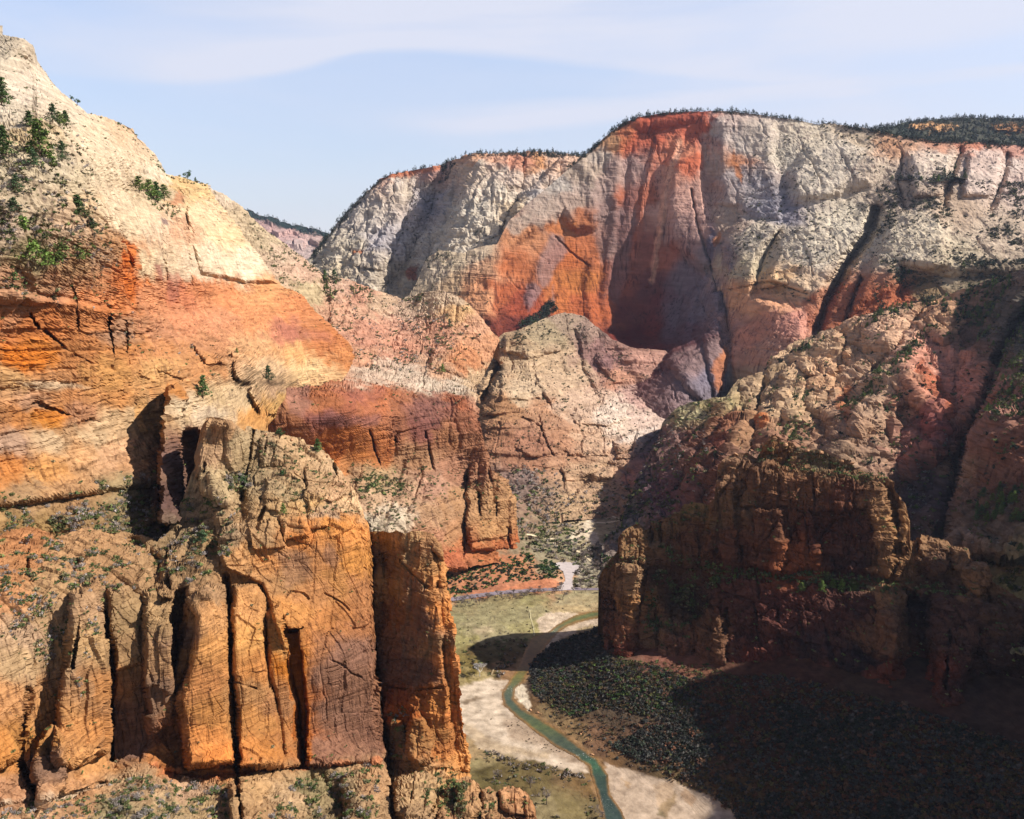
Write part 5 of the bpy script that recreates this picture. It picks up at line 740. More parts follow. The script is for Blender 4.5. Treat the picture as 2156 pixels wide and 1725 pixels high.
patch('valley_floor', 'flat canyon bottom with green meadow, brown brush, pale sand and red talus',
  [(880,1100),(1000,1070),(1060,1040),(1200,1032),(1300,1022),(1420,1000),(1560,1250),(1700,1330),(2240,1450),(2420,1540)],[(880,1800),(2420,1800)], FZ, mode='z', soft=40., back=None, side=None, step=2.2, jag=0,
  cols=[(1100,1100,'#8c7258'),(1080,1075,'#8c705a'),(1160,1090,'#a08a68'),(1230,1080,'#bcA47c'),(1300,1080,'#a8946c'),(1130,1150,'#8a8060'),(1090,1140,'#8c7a5c'),(1200,1150,'#98906c'),(1250,1130,'#c0ac80'),(1290,1140,'#a0946c'),(1250,1190,'#a89c80'),(1240,1220,'#a49a7c'),
        (950,1200,'#a87450'),(1000,1210,'#a07450'),(1050,1200,'#b0744c'),(1100,1190,'#b47c54'),(1000,1240,'#bc7c58'),(1060,1230,'#b87854'),(1120,1230,'#bc7e58'),(1140,1180,'#948868'),(1165,1230,'#d0986c'),(970,1240,'#b47850'),
        (980,1275,'#9c8c60'),(1050,1265,'#a08c5c'),(1120,1260,'#9c9058'),(1200,1260,'#a4946c'),(1250,1270,'#a8986c'),(960,1310,'#9c9264'),(1020,1300,'#a09468'),(1080,1290,'#988e62'),(1120,1290,'#a2966a'),(1000,1340,'#a6986e'),(1060,1330,'#aa9c70'),(1110,1320,'#a89c60'),(970,1350,'#a4985c'),
        (1200,1285,'#b8a070'),(1250,1285,'#bca474'),(1000,1370,'#685430'),(1060,1360,'#70603c'),(1040,1380,'#60502c'),(970,1390,'#7c6c38'),(990,1420,'#74642f'),(1040,1410,'#6c5834'),(1060,1410,'#a07850'),(970,1430,'#a08c58'),(1010,1430,'#b09c68'),(1090,1380,'#6c5434'),
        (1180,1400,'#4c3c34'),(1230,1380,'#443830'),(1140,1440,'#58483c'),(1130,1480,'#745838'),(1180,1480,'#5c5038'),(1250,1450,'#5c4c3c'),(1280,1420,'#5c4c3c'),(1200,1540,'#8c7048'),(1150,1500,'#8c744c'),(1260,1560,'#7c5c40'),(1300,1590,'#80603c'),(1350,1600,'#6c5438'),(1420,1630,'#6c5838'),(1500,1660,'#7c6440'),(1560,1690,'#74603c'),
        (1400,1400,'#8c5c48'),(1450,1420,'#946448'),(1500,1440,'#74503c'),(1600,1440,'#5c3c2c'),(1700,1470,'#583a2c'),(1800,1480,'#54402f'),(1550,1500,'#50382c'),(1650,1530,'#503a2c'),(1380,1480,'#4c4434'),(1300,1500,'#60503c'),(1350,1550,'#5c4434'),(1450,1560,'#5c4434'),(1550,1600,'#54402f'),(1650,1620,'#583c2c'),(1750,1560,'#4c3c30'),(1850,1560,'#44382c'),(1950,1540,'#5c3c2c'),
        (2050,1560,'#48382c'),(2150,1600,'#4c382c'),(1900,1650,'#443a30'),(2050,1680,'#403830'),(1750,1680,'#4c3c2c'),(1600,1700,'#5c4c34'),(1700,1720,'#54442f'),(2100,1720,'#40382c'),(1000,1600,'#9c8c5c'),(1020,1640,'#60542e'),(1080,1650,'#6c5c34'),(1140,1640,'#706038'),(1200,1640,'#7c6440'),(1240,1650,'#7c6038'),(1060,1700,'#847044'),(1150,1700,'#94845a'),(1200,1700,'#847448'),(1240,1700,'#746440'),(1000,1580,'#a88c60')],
  stains=[(shore,'#a07c50',5,.8),(SAND1,'#d6bf9e',2.5,.97),(SAND2,'#d6bf9e',3,.95),(SAND3,'#d4bfa0',4,.95),(SAND4,'#dccaa8',2.5,.97),(SAND5,'#c4ac8e',4,.95),
          (Z8([(950,1180),(1030,1165),(1130,1235),(1250,1315),(1370,1390),(1400,1440),(1300,1400),(1150,1330),(1000,1290)]),'#94785a',8,.62),(Z8([(745,1200),(790,1290),(860,1340),(960,1375),(1200,1400),(1220,1362),(1050,1345),(900,1300),(800,1210)]),'#b09468',6,.55),
          (Z8([(1780,1700),(1830,1640),(1880,1600),(1900,1560),(1880,1640),(1830,1725)]),'#7c6c48',3,.85),(Z8([(1600,1500),(1660,1540),(1640,1560)]),'#b08c5c',3,.6),([(1380,1655),(1410,1640),(1424,1680),(1400,1725),(1385,1700)],'#b4946c',5,.5),
          ([(1440,1655),(1470,1680),(1460,1700),(1430,1675)],'#a8845c',3,.6),(Z8([(735,1090),(800,1060),(840,1070),(760,1110)]),'#6c5434',3,.7),
          ([(1196,1132),(1222,1108),(1240,1088),(1262,1062),(1290,1040),(1300,1044),(1270,1075),(1252,1100),(1248,1122),(1268,1144),(1294,1162),(1286,1166),(1254,1150),(1232,1134),(1206,1146)],'#e6d2ae',3,.92),([(1200,1060),(1225,1085),(1222,1110),(1205,1085)],'#d4bc94',3,.7),(Z8([(1000,560),(1140,620),(1120,700),(1000,740),(850,700),(760,640),(900,560)]),'#9a9064',10,.5),
          (Z8([(800,690),(900,680),(920,710),(820,720)]),'#c4ac84',5,.6),(Z8([(700,540),(1250,490),(1480,500),(1300,530),(1050,570),(800,600),(700,590)]),'#8c845a',6,.45),(Z8([(1290,430),(1300,470),(1240,478),(1190,470)]),'#dca878',4,.8),
          (Z8([(620,300),(700,280),(860,310),(1000,290),(1110,300),(1180,350),(1060,330),(900,350),(760,330),(680,360)]),'#b8744c',4,.45),(Z8([(780,525),(900,490),(1050,460),(1160,425),(1270,445),(1290,460),(1240,478),(1100,486),(950,498),(820,520)]),'#c87a50',4,.75)],
  spec=dict(fbm=[(.9,14,False),(.3,4,False)],blocks=[(.35,5,5,.0)],warp=4), seed=22, warp_m=22, u=.8, streak=0, lam=.1, fwarp=3, bump=.8, var=1.5, cat='ground',
  smoothp=[(shore,.0),(SAND3,.25),(SAND5,.2),(Z8([(680,545),(1250,475),(1500,475),(1500,500),(1250,500),(680,560)]),.05),(Z8([(1230,335),(1400,340),(1340,480),(1260,480)]),.05)],
  veg=[(Z8([(640,300),(760,330),(1100,300),(1290,420),(1180,430),(1000,450),(860,480),(700,520),(640,520)]),.16,['greenbush','greenbush','dusk'],(3,6.5),'redtalus',-1),(Z8([(1060,280),(1240,340),(1290,440),(1230,430)]),.14,['greenbush'],(4,8),'redtalus',-1),
       (Z8([(1040,120),(1300,130),(1400,200),(1560,280),(1560,480),(1340,470),(1360,360),(1250,330),(1060,250)]),.10,['twig','twig','shrub','brush'],(3.5,8.5),'cottonwoods',-1),([(1050,1040),(1200,1060),(1240,1120),(1200,1160),(1100,1170),(1080,1100)],.08,['twig','brush','shrub','greenbush'],(3.5,9),'wash',-1),(Z8([(1480,60),(1640,60),(1640,260),(1500,200)]),.06,['shrub','twig'],(3,6),'wash',-1),
       (Z8([(720,800),(900,770),(1060,700),(1130,690),(1080,830),(960,900),(940,970),(880,950),(740,960)]),.075,['brush','brush','shrub'],(1.8,4.2),'riverbrush',-1,14),(Z8([(920,860),(1080,760),(1090,800),(980,960),(920,960)]),.10,['twig','brush'],(2.5,5),'riverbrush',-1),
       (Z8([(700,590),(1100,560),(1120,700),(860,770),(710,790)]),.04,['brush','shrub','twig'],(.6,2.4),'meadow',-1,16),(Z8([(690,545),(1250,480),(1500,490),(1150,600),(860,760),(700,790)]),.006,['brush','shrub'],(.6,1.8),'meadow',-1),(Z8([(1000,560),(1240,540),(1500,560),(1500,610),(1300,600),(1150,620),(1000,600)]),.02,['brush'],(1.3,3),'meadow',-1),
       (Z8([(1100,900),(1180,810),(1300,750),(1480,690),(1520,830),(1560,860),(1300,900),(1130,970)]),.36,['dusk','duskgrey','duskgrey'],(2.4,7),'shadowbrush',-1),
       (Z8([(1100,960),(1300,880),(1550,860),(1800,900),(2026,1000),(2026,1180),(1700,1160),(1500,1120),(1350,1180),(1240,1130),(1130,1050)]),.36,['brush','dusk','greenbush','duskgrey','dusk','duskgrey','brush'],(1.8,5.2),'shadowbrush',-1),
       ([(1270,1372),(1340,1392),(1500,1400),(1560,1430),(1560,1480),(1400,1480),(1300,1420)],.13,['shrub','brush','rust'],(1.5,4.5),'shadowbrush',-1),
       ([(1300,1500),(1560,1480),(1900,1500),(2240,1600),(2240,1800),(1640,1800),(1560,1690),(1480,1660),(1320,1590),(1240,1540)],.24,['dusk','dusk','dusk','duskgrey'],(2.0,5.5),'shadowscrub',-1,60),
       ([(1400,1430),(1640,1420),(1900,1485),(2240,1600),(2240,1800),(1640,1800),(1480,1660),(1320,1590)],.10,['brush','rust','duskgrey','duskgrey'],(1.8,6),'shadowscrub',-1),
       ([(1125,1480),(1200,1470),(1330,1500),(1420,1560),(1600,1700),(1600,1740),(1570,1740),(1500,1680),(1290,1600),(1200,1550)],.10,['brush','rust','duskgrey'],(1.2,3.4),'riverbrush',-1),
       (Z8([(780,1300),(860,1350),(960,1385),(1100,1410),(1400,1480),(1480,1600),(1500,1725),(1100,1725),(1000,1560),(800,1500)]),.05,['brush','shrub','twig'],(1.5,3.8),'riverbrush',-1,12),(Z8([(860,1345),(960,1380),(1250,1455),(1400,1480),(1410,1510),(1200,1490),(1000,1440),(880,1380)]),.12,['brush','twig'],(2,4),'riverbrush',-1),
       (Z8([(960,1190),(1030,1180),(1250,1320),(1360,1390),(1250,1380),(1050,1300)]),.03,['brush'],(.8,1.8),'sandbrush',-1),(SAND3,.0012,['brush'],(.7,1.8),'sandbrush',-1)])
# base sheet far below and around everything
bmv = np.array([(-11000,-2500,-520),(11000,-2500,-520),(11000,13500,-520),(-11000,13500,-520)], float)
link('ground', np_mesh('ground', bmv, np.array([[0,1,2,3]]), np.tile(np.append(lin('#a07c58') * .7, 1), (4, 1)), rock_mat(2.0, 1, 0, .3)), 'broad sandy ground underneath and beyond all the cliffs', 'ground', 'structure')
def drape(name, poly, lift, mat, label, cat, step=1.6, kind='structure', warp=0.8, lin_=None, seed=3, cols=None):
    a = np.array(poly); xs = np.arange(a[:, 0].min() - 2, a[:, 0].max() + 2, step); ys = np.arange(a[:, 1].min() - 2, min(a[:, 1].max() + 2, 1810), step)
    X, Y = np.meshgrid(xs, ys); P = at_z(X, Y, fz(X, Y) + lift)
    WX = X + warp * fbm(P / 9., 3, seed); WY = Y + warp * fbm(P / 9. + 4, 3, seed + 3)
    ins = inside(WX, WY, poly); q = ins[:-1, :-1] | ins[1:, 1:] | ins[1:, :-1] | ins[:-1, 1:]
    idx = np.arange(X.size).reshape(X.shape); F = np.stack([idx[:-1, :-1][q], idx[1:, :-1][q], idx[1:, 1:][q], idx[:-1, 1:][q]], -1)
    used = np.unique(F); re = np.full(X.size, -1); re[used] = np.arange(len(used))
    sd_ = poly_sd(WX.ravel()[used], WY.ravel()[used], poly)
    C = np.ones((len(used), 4)); C[:, :3] = cols(WX.ravel()[used], WY.ravel()[used], sd_) if cols else lin('#888888')
    return link(name, np_mesh(name, P.reshape(-1, 3)[used], re[F], C, mat), label, cat, kind)
# water
m, g = new_mat("river_water"); at = g.new('ShaderNodeAttribute', attribute_name='Col'); pos = g.new('ShaderNodeNewGeometry').outputs['Position']
n = g.noise(pos, .22, 6, .6); n2 = g.noise(g.vm('MULTIPLY', pos, (.9, .5, .9)), 1.0, 5, .65)
c = g.mix(1.0, at.outputs['Color'], g.mix(g.mr(n, .35, .65), (.72, .78, .8, 1), (1.3, 1.25, 1.2, 1)), 'MULTIPLY')
foam = g.m('MULTIPLY', g.mr(n2, .60, .70, 0, 1), g.m('SUBTRACT', 1.0, at.outputs['Alpha']))
c = g.mix(foam, c, (.75, .78, .78, 1))
bm = g.new('ShaderNodeBump'); g.put(bm.inputs['Height'], n2); bm.inputs['Strength'].default_value = .35; bm.inputs['Distance'].default_value = .5
finish(g, c, .38, bm.outputs[0], .18); water = m
def wc(x, y, sd_):
    key = [(1290, '#5f7a58'), (1310, '#5f7454'), (1330, '#5c7468'), (1345, '#7c6c48'), (1375, '#605034'), (1400, '#6c5434'), (1425, '#6c7448'), (1450, '#56685a'), (1470, '#4a5e5c'), (1500, '#4c6054'), (1530, '#586a4e'), (1555, '#4c5e54'), (1585, '#445854'), (1605, '#3c6458'), (1615, '#40685a'), (1635, '#38504e'), (1680, '#364c50'), (1720, '#3c5258'), (1800, '#2c4c5c')]  # brown reach at the bend holds the butte's shadow in its colour
    ys = [k[0] for k in key]; cc = np.array([lin(k[1]) for k in key]); C = np.stack([np.interp(y, ys, cc[:, i]) for i in range(3)], -1)
    sh = np.clip(1 - sd_ / 6.0, 0, 1)[:, None] ** 1.3; return (C * (1 - sh * .8) + lin('#94744a') * sh * .8) * np.array([.88, .72, .52])
o = drape('river', river_poly, .30, water, 'shallow green river winding between pale sand bars', 'river', 1.6, cols=wc, warp=2.6)
me = o.data; co = np.zeros(len(me.vertices) * 3, np.float32); me.vertices.foreach_get('co', co); px_, py_ = to_px(co.reshape(-1, 3))
ca = me.color_attributes['Col']; cc = np.zeros(len(me.vertices) * 4, np.float32); ca.data.foreach_get('color', cc); cc = cc.reshape(-1, 4)
cc[:, 3] = 1 - np.clip(np.exp(-((py_ - 1449) / 9) ** 2) + .9 * np.exp(-((py_ - 1328) / 6) ** 2) + .6 * np.exp(-((py_ - 1588) / 14) ** 2) + .8 * np.exp(-((py_ - 1622) / 10) ** 2) + .5 * np.exp(-((py_ - 1690) / 20) ** 2), 0, 1); ca.data.foreach_set('color', cc.ravel())
def flat_mat(name, u, v=.25, rough=.9):
    m, g = new_mat(name); at = g.new('ShaderNodeAttribute', attribute_name='Col'); pos = g.new('ShaderNodeNewGeometry').outputs['Position']
    n = g.noise(pos, 1 / (6 * u), 6, .6); finish(g, g.mix(1.0, at.outputs['Color'], g.mix(g.mr(n, .3, .7), (1 - v, 1 - v, 1 - v, 1), (1 + v, 1 + v, 1 + v, 1)), 'MULTIPLY'), rough); return m
asph = flat_mat('worn_asphalt', 1.0, .15); dirt = flat_mat('pale_dirt', 1.0, .2)
road = [(925,1266,6.5),(949,1262.5,6.5),(996,1255,6.3),(1054,1248,6),(1113,1243.5,5.5),(1150,1241.5,5),(1171,1241,5),(1200,1240,4.6),(1240,1240.5,4.4),(1300,1240,4.4)]
drape('road', ribbon_poly(road), .36, asph, 'grey road curving along the foot of the red talus', 'road', 1.2, warp=.3, cols=lambda x, y, s: np.tile(lin('#80747a'), (len(x), 1)))
drape('parking_area', Z8([(1238,347),(1262,339),(1300,336),(1345,343),(1378,356),(1362,372),(1346,392),(1334,424),(1338,470),(1352,484),(1240,486),(1272,462),(1300,440),(1296,410),(1288,385),(1272,375),(1250,362)]), .42, asph, 'pale paved turnout widening beyond the road bend', 'parking area', 1.2, warp=.3, cols=lambda x, y, s: np.tile(lin('#b4a8a2'), (len(x), 1)))
def trail(pts, w, label, col='#d8c4a0'): drape('path', ribbon_poly([(a, b, w) for a, b in pts]), .5, dirt, label, 'path', .9, warp=.5, cols=lambda x, y, s: np.tile(lin(col), (len(x), 1)))
trail(Z8([(1220,210),(1232,228),(1262,246),(1300,262),(1350,272),(1385,285),(1405,302),(1430,325),(1466,350)]), 2.3, 'pale footpath curving down through grey trees above the turnout')
trail(Z8([(1090,186),(1150,196),(1205,210),(1240,212)]), 1.6, 'thin pale footpath running level to the left of the curving path')
trail(Z8([(1440,125),(1530,122),(1610,108),(1560,92),(1510,62)]), 1.6, 'faint pale switchback path on the slope above the river bend')
trail(Z8([(1480,235),(1510,248),(1545,268)]), 2.4, 'short pale track at the lower end of the dry wash')
trail(Z8([(1130,735),(1128,690),(1112,640),(1106,595)]), 1.5, 'thin worn path crossing the meadow beside the sand bar', '#b4a880')
trail(Z8([(900,945),(912,915),(945,885)]), 1.5, 'short worn path in the brown brush by the river', '#a08c68')
# unseen masses added right of the frame, outlines shaped to shade the valley side
def world_wall(name, label, pts, zb, seed, u=1.0):
    a = np.array(pts, float); s = np.concatenate([[0], np.cumsum(np.linalg.norm(np.diff(a[:, :2], axis=0), axis=1))]); n = int(s[-1] / 9) + 2; t = np.linspace(0, s[-1], n)
    X, Y, Zt = (np.interp(t, s, a[:, k]) for k in range(3)); m_ = 40; v = np.linspace(0, 1, m_)[:, None]
    tx = np.gradient(X); ty = np.gradient(Y); L = np.hypot(tx, ty); nx_, ny_ = -ty / L, tx / L
    Zt = Zt + 16 * fbm(np.stack([X / 60, Y / 60, X * 0], -1), 4, seed)
    P = np.stack([X[None] + nx_[None] * 60 * v, Y[None] + ny_[None] * 60 * v, Zt[None] + (zb - Zt)[None] * v], -1)
    P = P + np.stack([nx_, ny_, nx_ * 0], -1)[None] * rough(P, dict(blocks=[(9, 30, 60, 3)], flutes=[(10, 40, 200)], beds=[(4, 14)], fbm=[(8, 40, True)]), seed)[..., None]
    back = [P[:1] - np.stack([nx_, ny_, nx_ * 0], -1)[None] * d + np.array([0, 0, h]) for d, h in ((900, 40), (300, 20), (60, 5))]; P = np.concatenate(back + [P], 0)
    C = np.tile(np.append(sat(lin('#b88458')), 1), (P.shape[0] * P.shape[1], 1)); link(name, np_mesh(name, P.reshape(-1, 3), grid_faces(*P.shape[:2]), C, rock_mat(u)), label, 'cliff', 'structure')
world_wall('unseen_shade_cliff', 'unseen sandstone wall right of the view, shaped to shade the valley', [(560,-500,60),(600,-100,60),(660,250,40),(700,500,30),(700,640,30),(690,700,50),(700,735,-10),(740,770,-130),(860,850,-150)], -440, 31)
world_wall('unseen_shade_tower', 'unseen tower added beyond the right edge to shade the upper cliffs', [(860,1240,-60),(1000,1400,40),(1150,1650,110),(1300,1900,60)], -440, 33)
# ------------------------------------------------------------------ plants
def leaf_mat():
    m, g = new_mat("foliage"); at = g.new('ShaderNodeAttribute', attribute_name='Col'); oi = g.new('ShaderNodeObjectInfo')
    v = g.mr(oi.outputs['Random'], 0, 1, .75, 1.3); vc = g.new('ShaderNodeCombineColor'); g.put(vc.inputs[0], v); g.put(vc.inputs[1], v); g.put(vc.inputs[2], v)
    c = g.mix(1.0, at.outputs['Color'], vc.outputs[0], 'MULTIPLY')
    b = g.new('ShaderNodeBsdfPrincipled'); g.put(b.inputs['Base Color'], c); b.inputs['Roughness'].default_value = .8; b.inputs['Specular IOR Level'].default_value = .15
    o = g.new('ShaderNodeOutputMaterial'); g.l.new(b.outputs[0], o.inputs[0]); return m
LEAF = leaf_mat()
m, g = new_mat("bark"); at = g.new('ShaderNodeAttribute', attribute_name='Col'); finish(g, at.outputs['Color'], .95); BARK = m
def tris(cent, size, rng, flat=.6):
    n = len(cent); a = rng.normal(size=(n, 3)); b = rng.normal(size=(n, 3)); a[:, 2] *= flat; b[:, 2] *= flat
    a /= np.linalg.norm(a, axis=1)[:, None]; b -= a * np.sum(a * b, 1)[:, None]; b /= np.linalg.norm(b, axis=1)[:, None]
    s = np.asarray(size).reshape(-1, 1) * (0.6 + .8 * rng.random((n, 1)))
    V = np.stack([cent - a * s * .6 - b * s * .4, cent + a * s * .6 - b * s * .4, cent + b * s * .8], 1).reshape(-1, 3)
    return V, np.arange(3 * n).reshape(-1, 3)
def cvar(n, base, rng, amt=.35): 
    c = lin(base)[None] * (1 + amt * (rng.random((n, 1)) * 2 - 1)); return np.repeat(c, 3, 0)
def mk_bush(seed, n, base, leaf, hz=.75, base2=None, lumps=5):
    rng = np.random.default_rng(seed); ctr = rng.normal(size=(lumps, 3)) * [.24, .24, .13]; ctr[:, 2] = np.abs(ctr[:, 2]) + .22
    k = rng.integers(lumps, size=n); d = rng.normal(size=(n, 3)); d /= np.linalg.norm(d, axis=1)[:, None]; r = .26 * rng.random((n, 1)) ** .4
    c = ctr[k] + d * r; c[:, 2] = np.clip(c[:, 2] * hz, 0, None); V, F = tris(c, leaf, rng); C = cvar(n, base, rng)
    if base2: s = np.repeat(k % 2 == 0, 3); C[s] = cvar(n, base2, rng)[s]
    return V, F, C
def tube(pts, rad, col, sides=5):
    pts = np.array(pts, float); V = []; F = []
    for i, p in enumerate(pts):
        d = pts[min(i + 1, len(pts) - 1)] - pts[max(i - 1, 0)]; d /= np.linalg.norm(d) + 1e-9; a = np.cross(d, [.3, .9, .1]); a /= np.linalg.norm(a); b = np.cross(d, a)
        for s in range(sides): t = 2 * math.pi * s / sides; V.append(p + (a * math.cos(t) + b * math.sin(t)) * rad[i])
    for i in range(len(pts) - 1):
        for s in range(sides):
            s2 = (s + 1) % sides; p, q, r, t = i * sides + s, i * sides + s2, (i + 1) * sides + s2, (i + 1) * sides + s
            F += [(p, q, r), (p, r, t)]
    V = np.array(V); return V, np.array(F), np.tile(lin(col), (len(V), 1))
def join(parts):
    V, F, C, o = [], [], [], 0
    for v, f, c in parts: V.append(v); F.append(f + o); C.append(c); o += len(v)
    return np.concatenate(V), np.concatenate(F), np.concatenate(C)
def mk_pine(seed, n, base, leaf, width=.40):
    """unit height tree: trunk with limbs, crown of needle clumps in uneven tiers"""
    rng = np.random.default_rng(seed); lean = rng.normal(size=2) * .03
    tr = [tube([(0, 0, -.04), (lean[0] * .5, lean[1] * .5, .45), (lean[0], lean[1], .97)], [.028, .02, .004], '#6c5848', 5)]
    cen = []; nb = 13
    for b in range(nb):
        z = .18 + .76 * b / (nb - 1) + rng.normal() * .015; w = width * (1.05 - z) ** .75 * (.65 + .6 * rng.random()); a0 = rng.random() * 6.28
        for s in range(3 if z < .8 else 2):
            a = a0 + s * 2.1 + rng.normal() * .35; L = w * (.6 + .55 * rng.random()); tip = np.array([math.cos(a) * L + lean[0] * z, math.sin(a) * L + lean[1] * z, z + .03 - .05 * rng.random()])
            root = np.array([lean[0] * z, lean[1] * z, z - .02])
            if z < .75: tr.append(tube([root, tip], [.009, .003], '#6c5848', 3))
            for q in (.5, .8, 1.0): cen.append((root * (1 - q) + tip * q, .05 + .05 * (1 - z)))
    cen.append((np.array([lean[0], lean[1], .98]), .03)); idx = rng.integers(len(cen), size=n); c = np.array([cen[i][0] for i in idx]); r = np.array([cen[i][1] for i in idx])
    d = rng.normal(size=(n, 3)); d[:, 2] *= .55; c = c + d * r[:, None] * .6; V, F = tris(c, leaf, rng)
    shade = np.repeat(.75 + .5 * rng.random(len(cen))[idx], 3)[:, None]; return join(tr), (V, F, cvar(n, base, rng, .3) * shade)
def mk_round(seed, n, base, leaf):
    rng = np.random.default_rng(seed); tr = [tube([(0, 0, -.05), (.02, 0, .3), (0, .01, .6)], [.04, .03, .012], '#5c4a3c', 5)]
    ctr = rng.normal(size=(9, 3)) * [.2, .2, .12] + [0, 0, .62]; 
    for q in ctr: tr.append(tube([(.01, 0, .3), q], [.014, .004], '#5c4a3c', 3))
    k = rng.integers(9, size=n); d = rng.normal(size=(n, 3)); d /= np.linalg.norm(d, axis=1)[:, None]; c = ctr[k] + d * .17 * rng.random((n, 1)) ** .4; V, F = tris(c, leaf, rng)
    return join(tr), (V, F, cvar(n, base, rng))
def mk_bare(seed, col, twigcol, depth=4, spread=.55, ntip=260):
    rng = np.random.default_rng(seed); parts = []; tw = []
    def grow(p, d, L, r, k):
        q = p + d * L; mid = (p + q) / 2 + rng.normal(size=3) * L * .06; (parts if k > 1 else tw).append(tube([p, mid, q], [r, r * .8, r * .6], col if k > 1 else twigcol, 5 if k > 2 else 3))
        if k == 0: return
        for _ in range(3 if k > 1 else 4):
            e = d + rng.normal(size=3) * spread; e[2] = abs(e[2]) * .7 + .25; e /= np.linalg.norm(e); grow(q, e, L * (.62 + .2 * rng.random()), r * .64, k - 1)
    tips = []
    grow(np.array([0, 0, -.03]), np.array([rng.normal() * .08, rng.normal() * .08, 1.]), .34, .036, depth)
    ends = np.array([q[0][-1] for q in tw]); k_ = rng.integers(len(ends), size=ntip); tv = tris(ends[k_] + rng.normal(size=(ntip, 3)) * .03, .035, rng, 1.0); tw.append((tv[0], tv[1], cvar(ntip, twigcol, rng, .2)))
    return join(parts), join(tw)
OL, GRN, BLU, TWG, BRN, DRK = '#5c5e38', '#52622e', '#485a48', '#8e847c', '#64553a', '#37452e'
def nsz(n): return None
HI = dict(shrub=[mk_bush(1, 150, OL, .13), mk_bush(2, 150, '#5c6438', .13), mk_bush(3, 150, '#4c5a34', .13), mk_bush(4, 150, '#70694a', .13)],
          greenbush=[mk_bush(5, 170, '#4a6236', .13), mk_bush(6, 170, '#41583a', .13), mk_bush(7, 170, '#5c6c34', .13)],
          twig=[mk_bush(8, 170, TWG, .10, .95), mk_bush(9, 170, '#7c706a', .10, .95), mk_bush(10, 170, '#9a9088', .09, 1.0)],
          brush=[mk_bush(11, 130, BRN, .13), mk_bush(12, 130, '#50482e', .13), mk_bush(13, 130, '#5c5c38', .13, .75, '#6c5a3c')],
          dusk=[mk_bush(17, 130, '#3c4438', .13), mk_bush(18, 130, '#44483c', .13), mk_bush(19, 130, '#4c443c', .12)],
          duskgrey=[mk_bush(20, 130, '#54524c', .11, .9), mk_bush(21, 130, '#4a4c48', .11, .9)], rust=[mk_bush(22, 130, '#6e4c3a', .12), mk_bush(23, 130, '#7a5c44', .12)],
          farshrub=[mk_bush(14, 30, '#4a4a34', .26), mk_bush(15, 30, '#525038', .26), mk_bush(16, 30, '#3c4232', .26)])
LO = {k: [mk_bush(30 + i * 7 + len(k), 24 if k != 'farshrub' else 16, c, .31 if k != 'twig' else .22, 1.0 if k == 'twig' else .75) for i, c in enumerate(cs)] for k, cs in
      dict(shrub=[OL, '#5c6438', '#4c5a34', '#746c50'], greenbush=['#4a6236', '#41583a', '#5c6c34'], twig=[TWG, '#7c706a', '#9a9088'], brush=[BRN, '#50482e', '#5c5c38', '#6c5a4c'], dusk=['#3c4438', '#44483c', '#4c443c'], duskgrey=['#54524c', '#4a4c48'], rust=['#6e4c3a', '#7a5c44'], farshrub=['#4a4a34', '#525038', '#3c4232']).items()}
PHI = [mk_pine(50 + i, 1100, c, .046, w * 1.25) for i, (c, w) in enumerate([('#647a3a', .34), ('#52683a', .28), ('#5e6e36', .40), ('#4c6040', .31)])]
PLO = [join(mk_pine(60 + i, 60, c, .13, w)) for i, (c, w) in enumerate([('#647a3a', .34), ('#52683a', .28), ('#4c6040', .38)])]
FLO = [join(mk_pine(70 + i, 26, c, .19, w)) for i, (c, w) in enumerate([('#33463a', .55), ('#2c4034', .42), ('#38483a', .7)])]
RND = [mk_round(80 + i, 420, c, .07) for i, c in enumerate(['#3f5a34', '#4a6436'])]
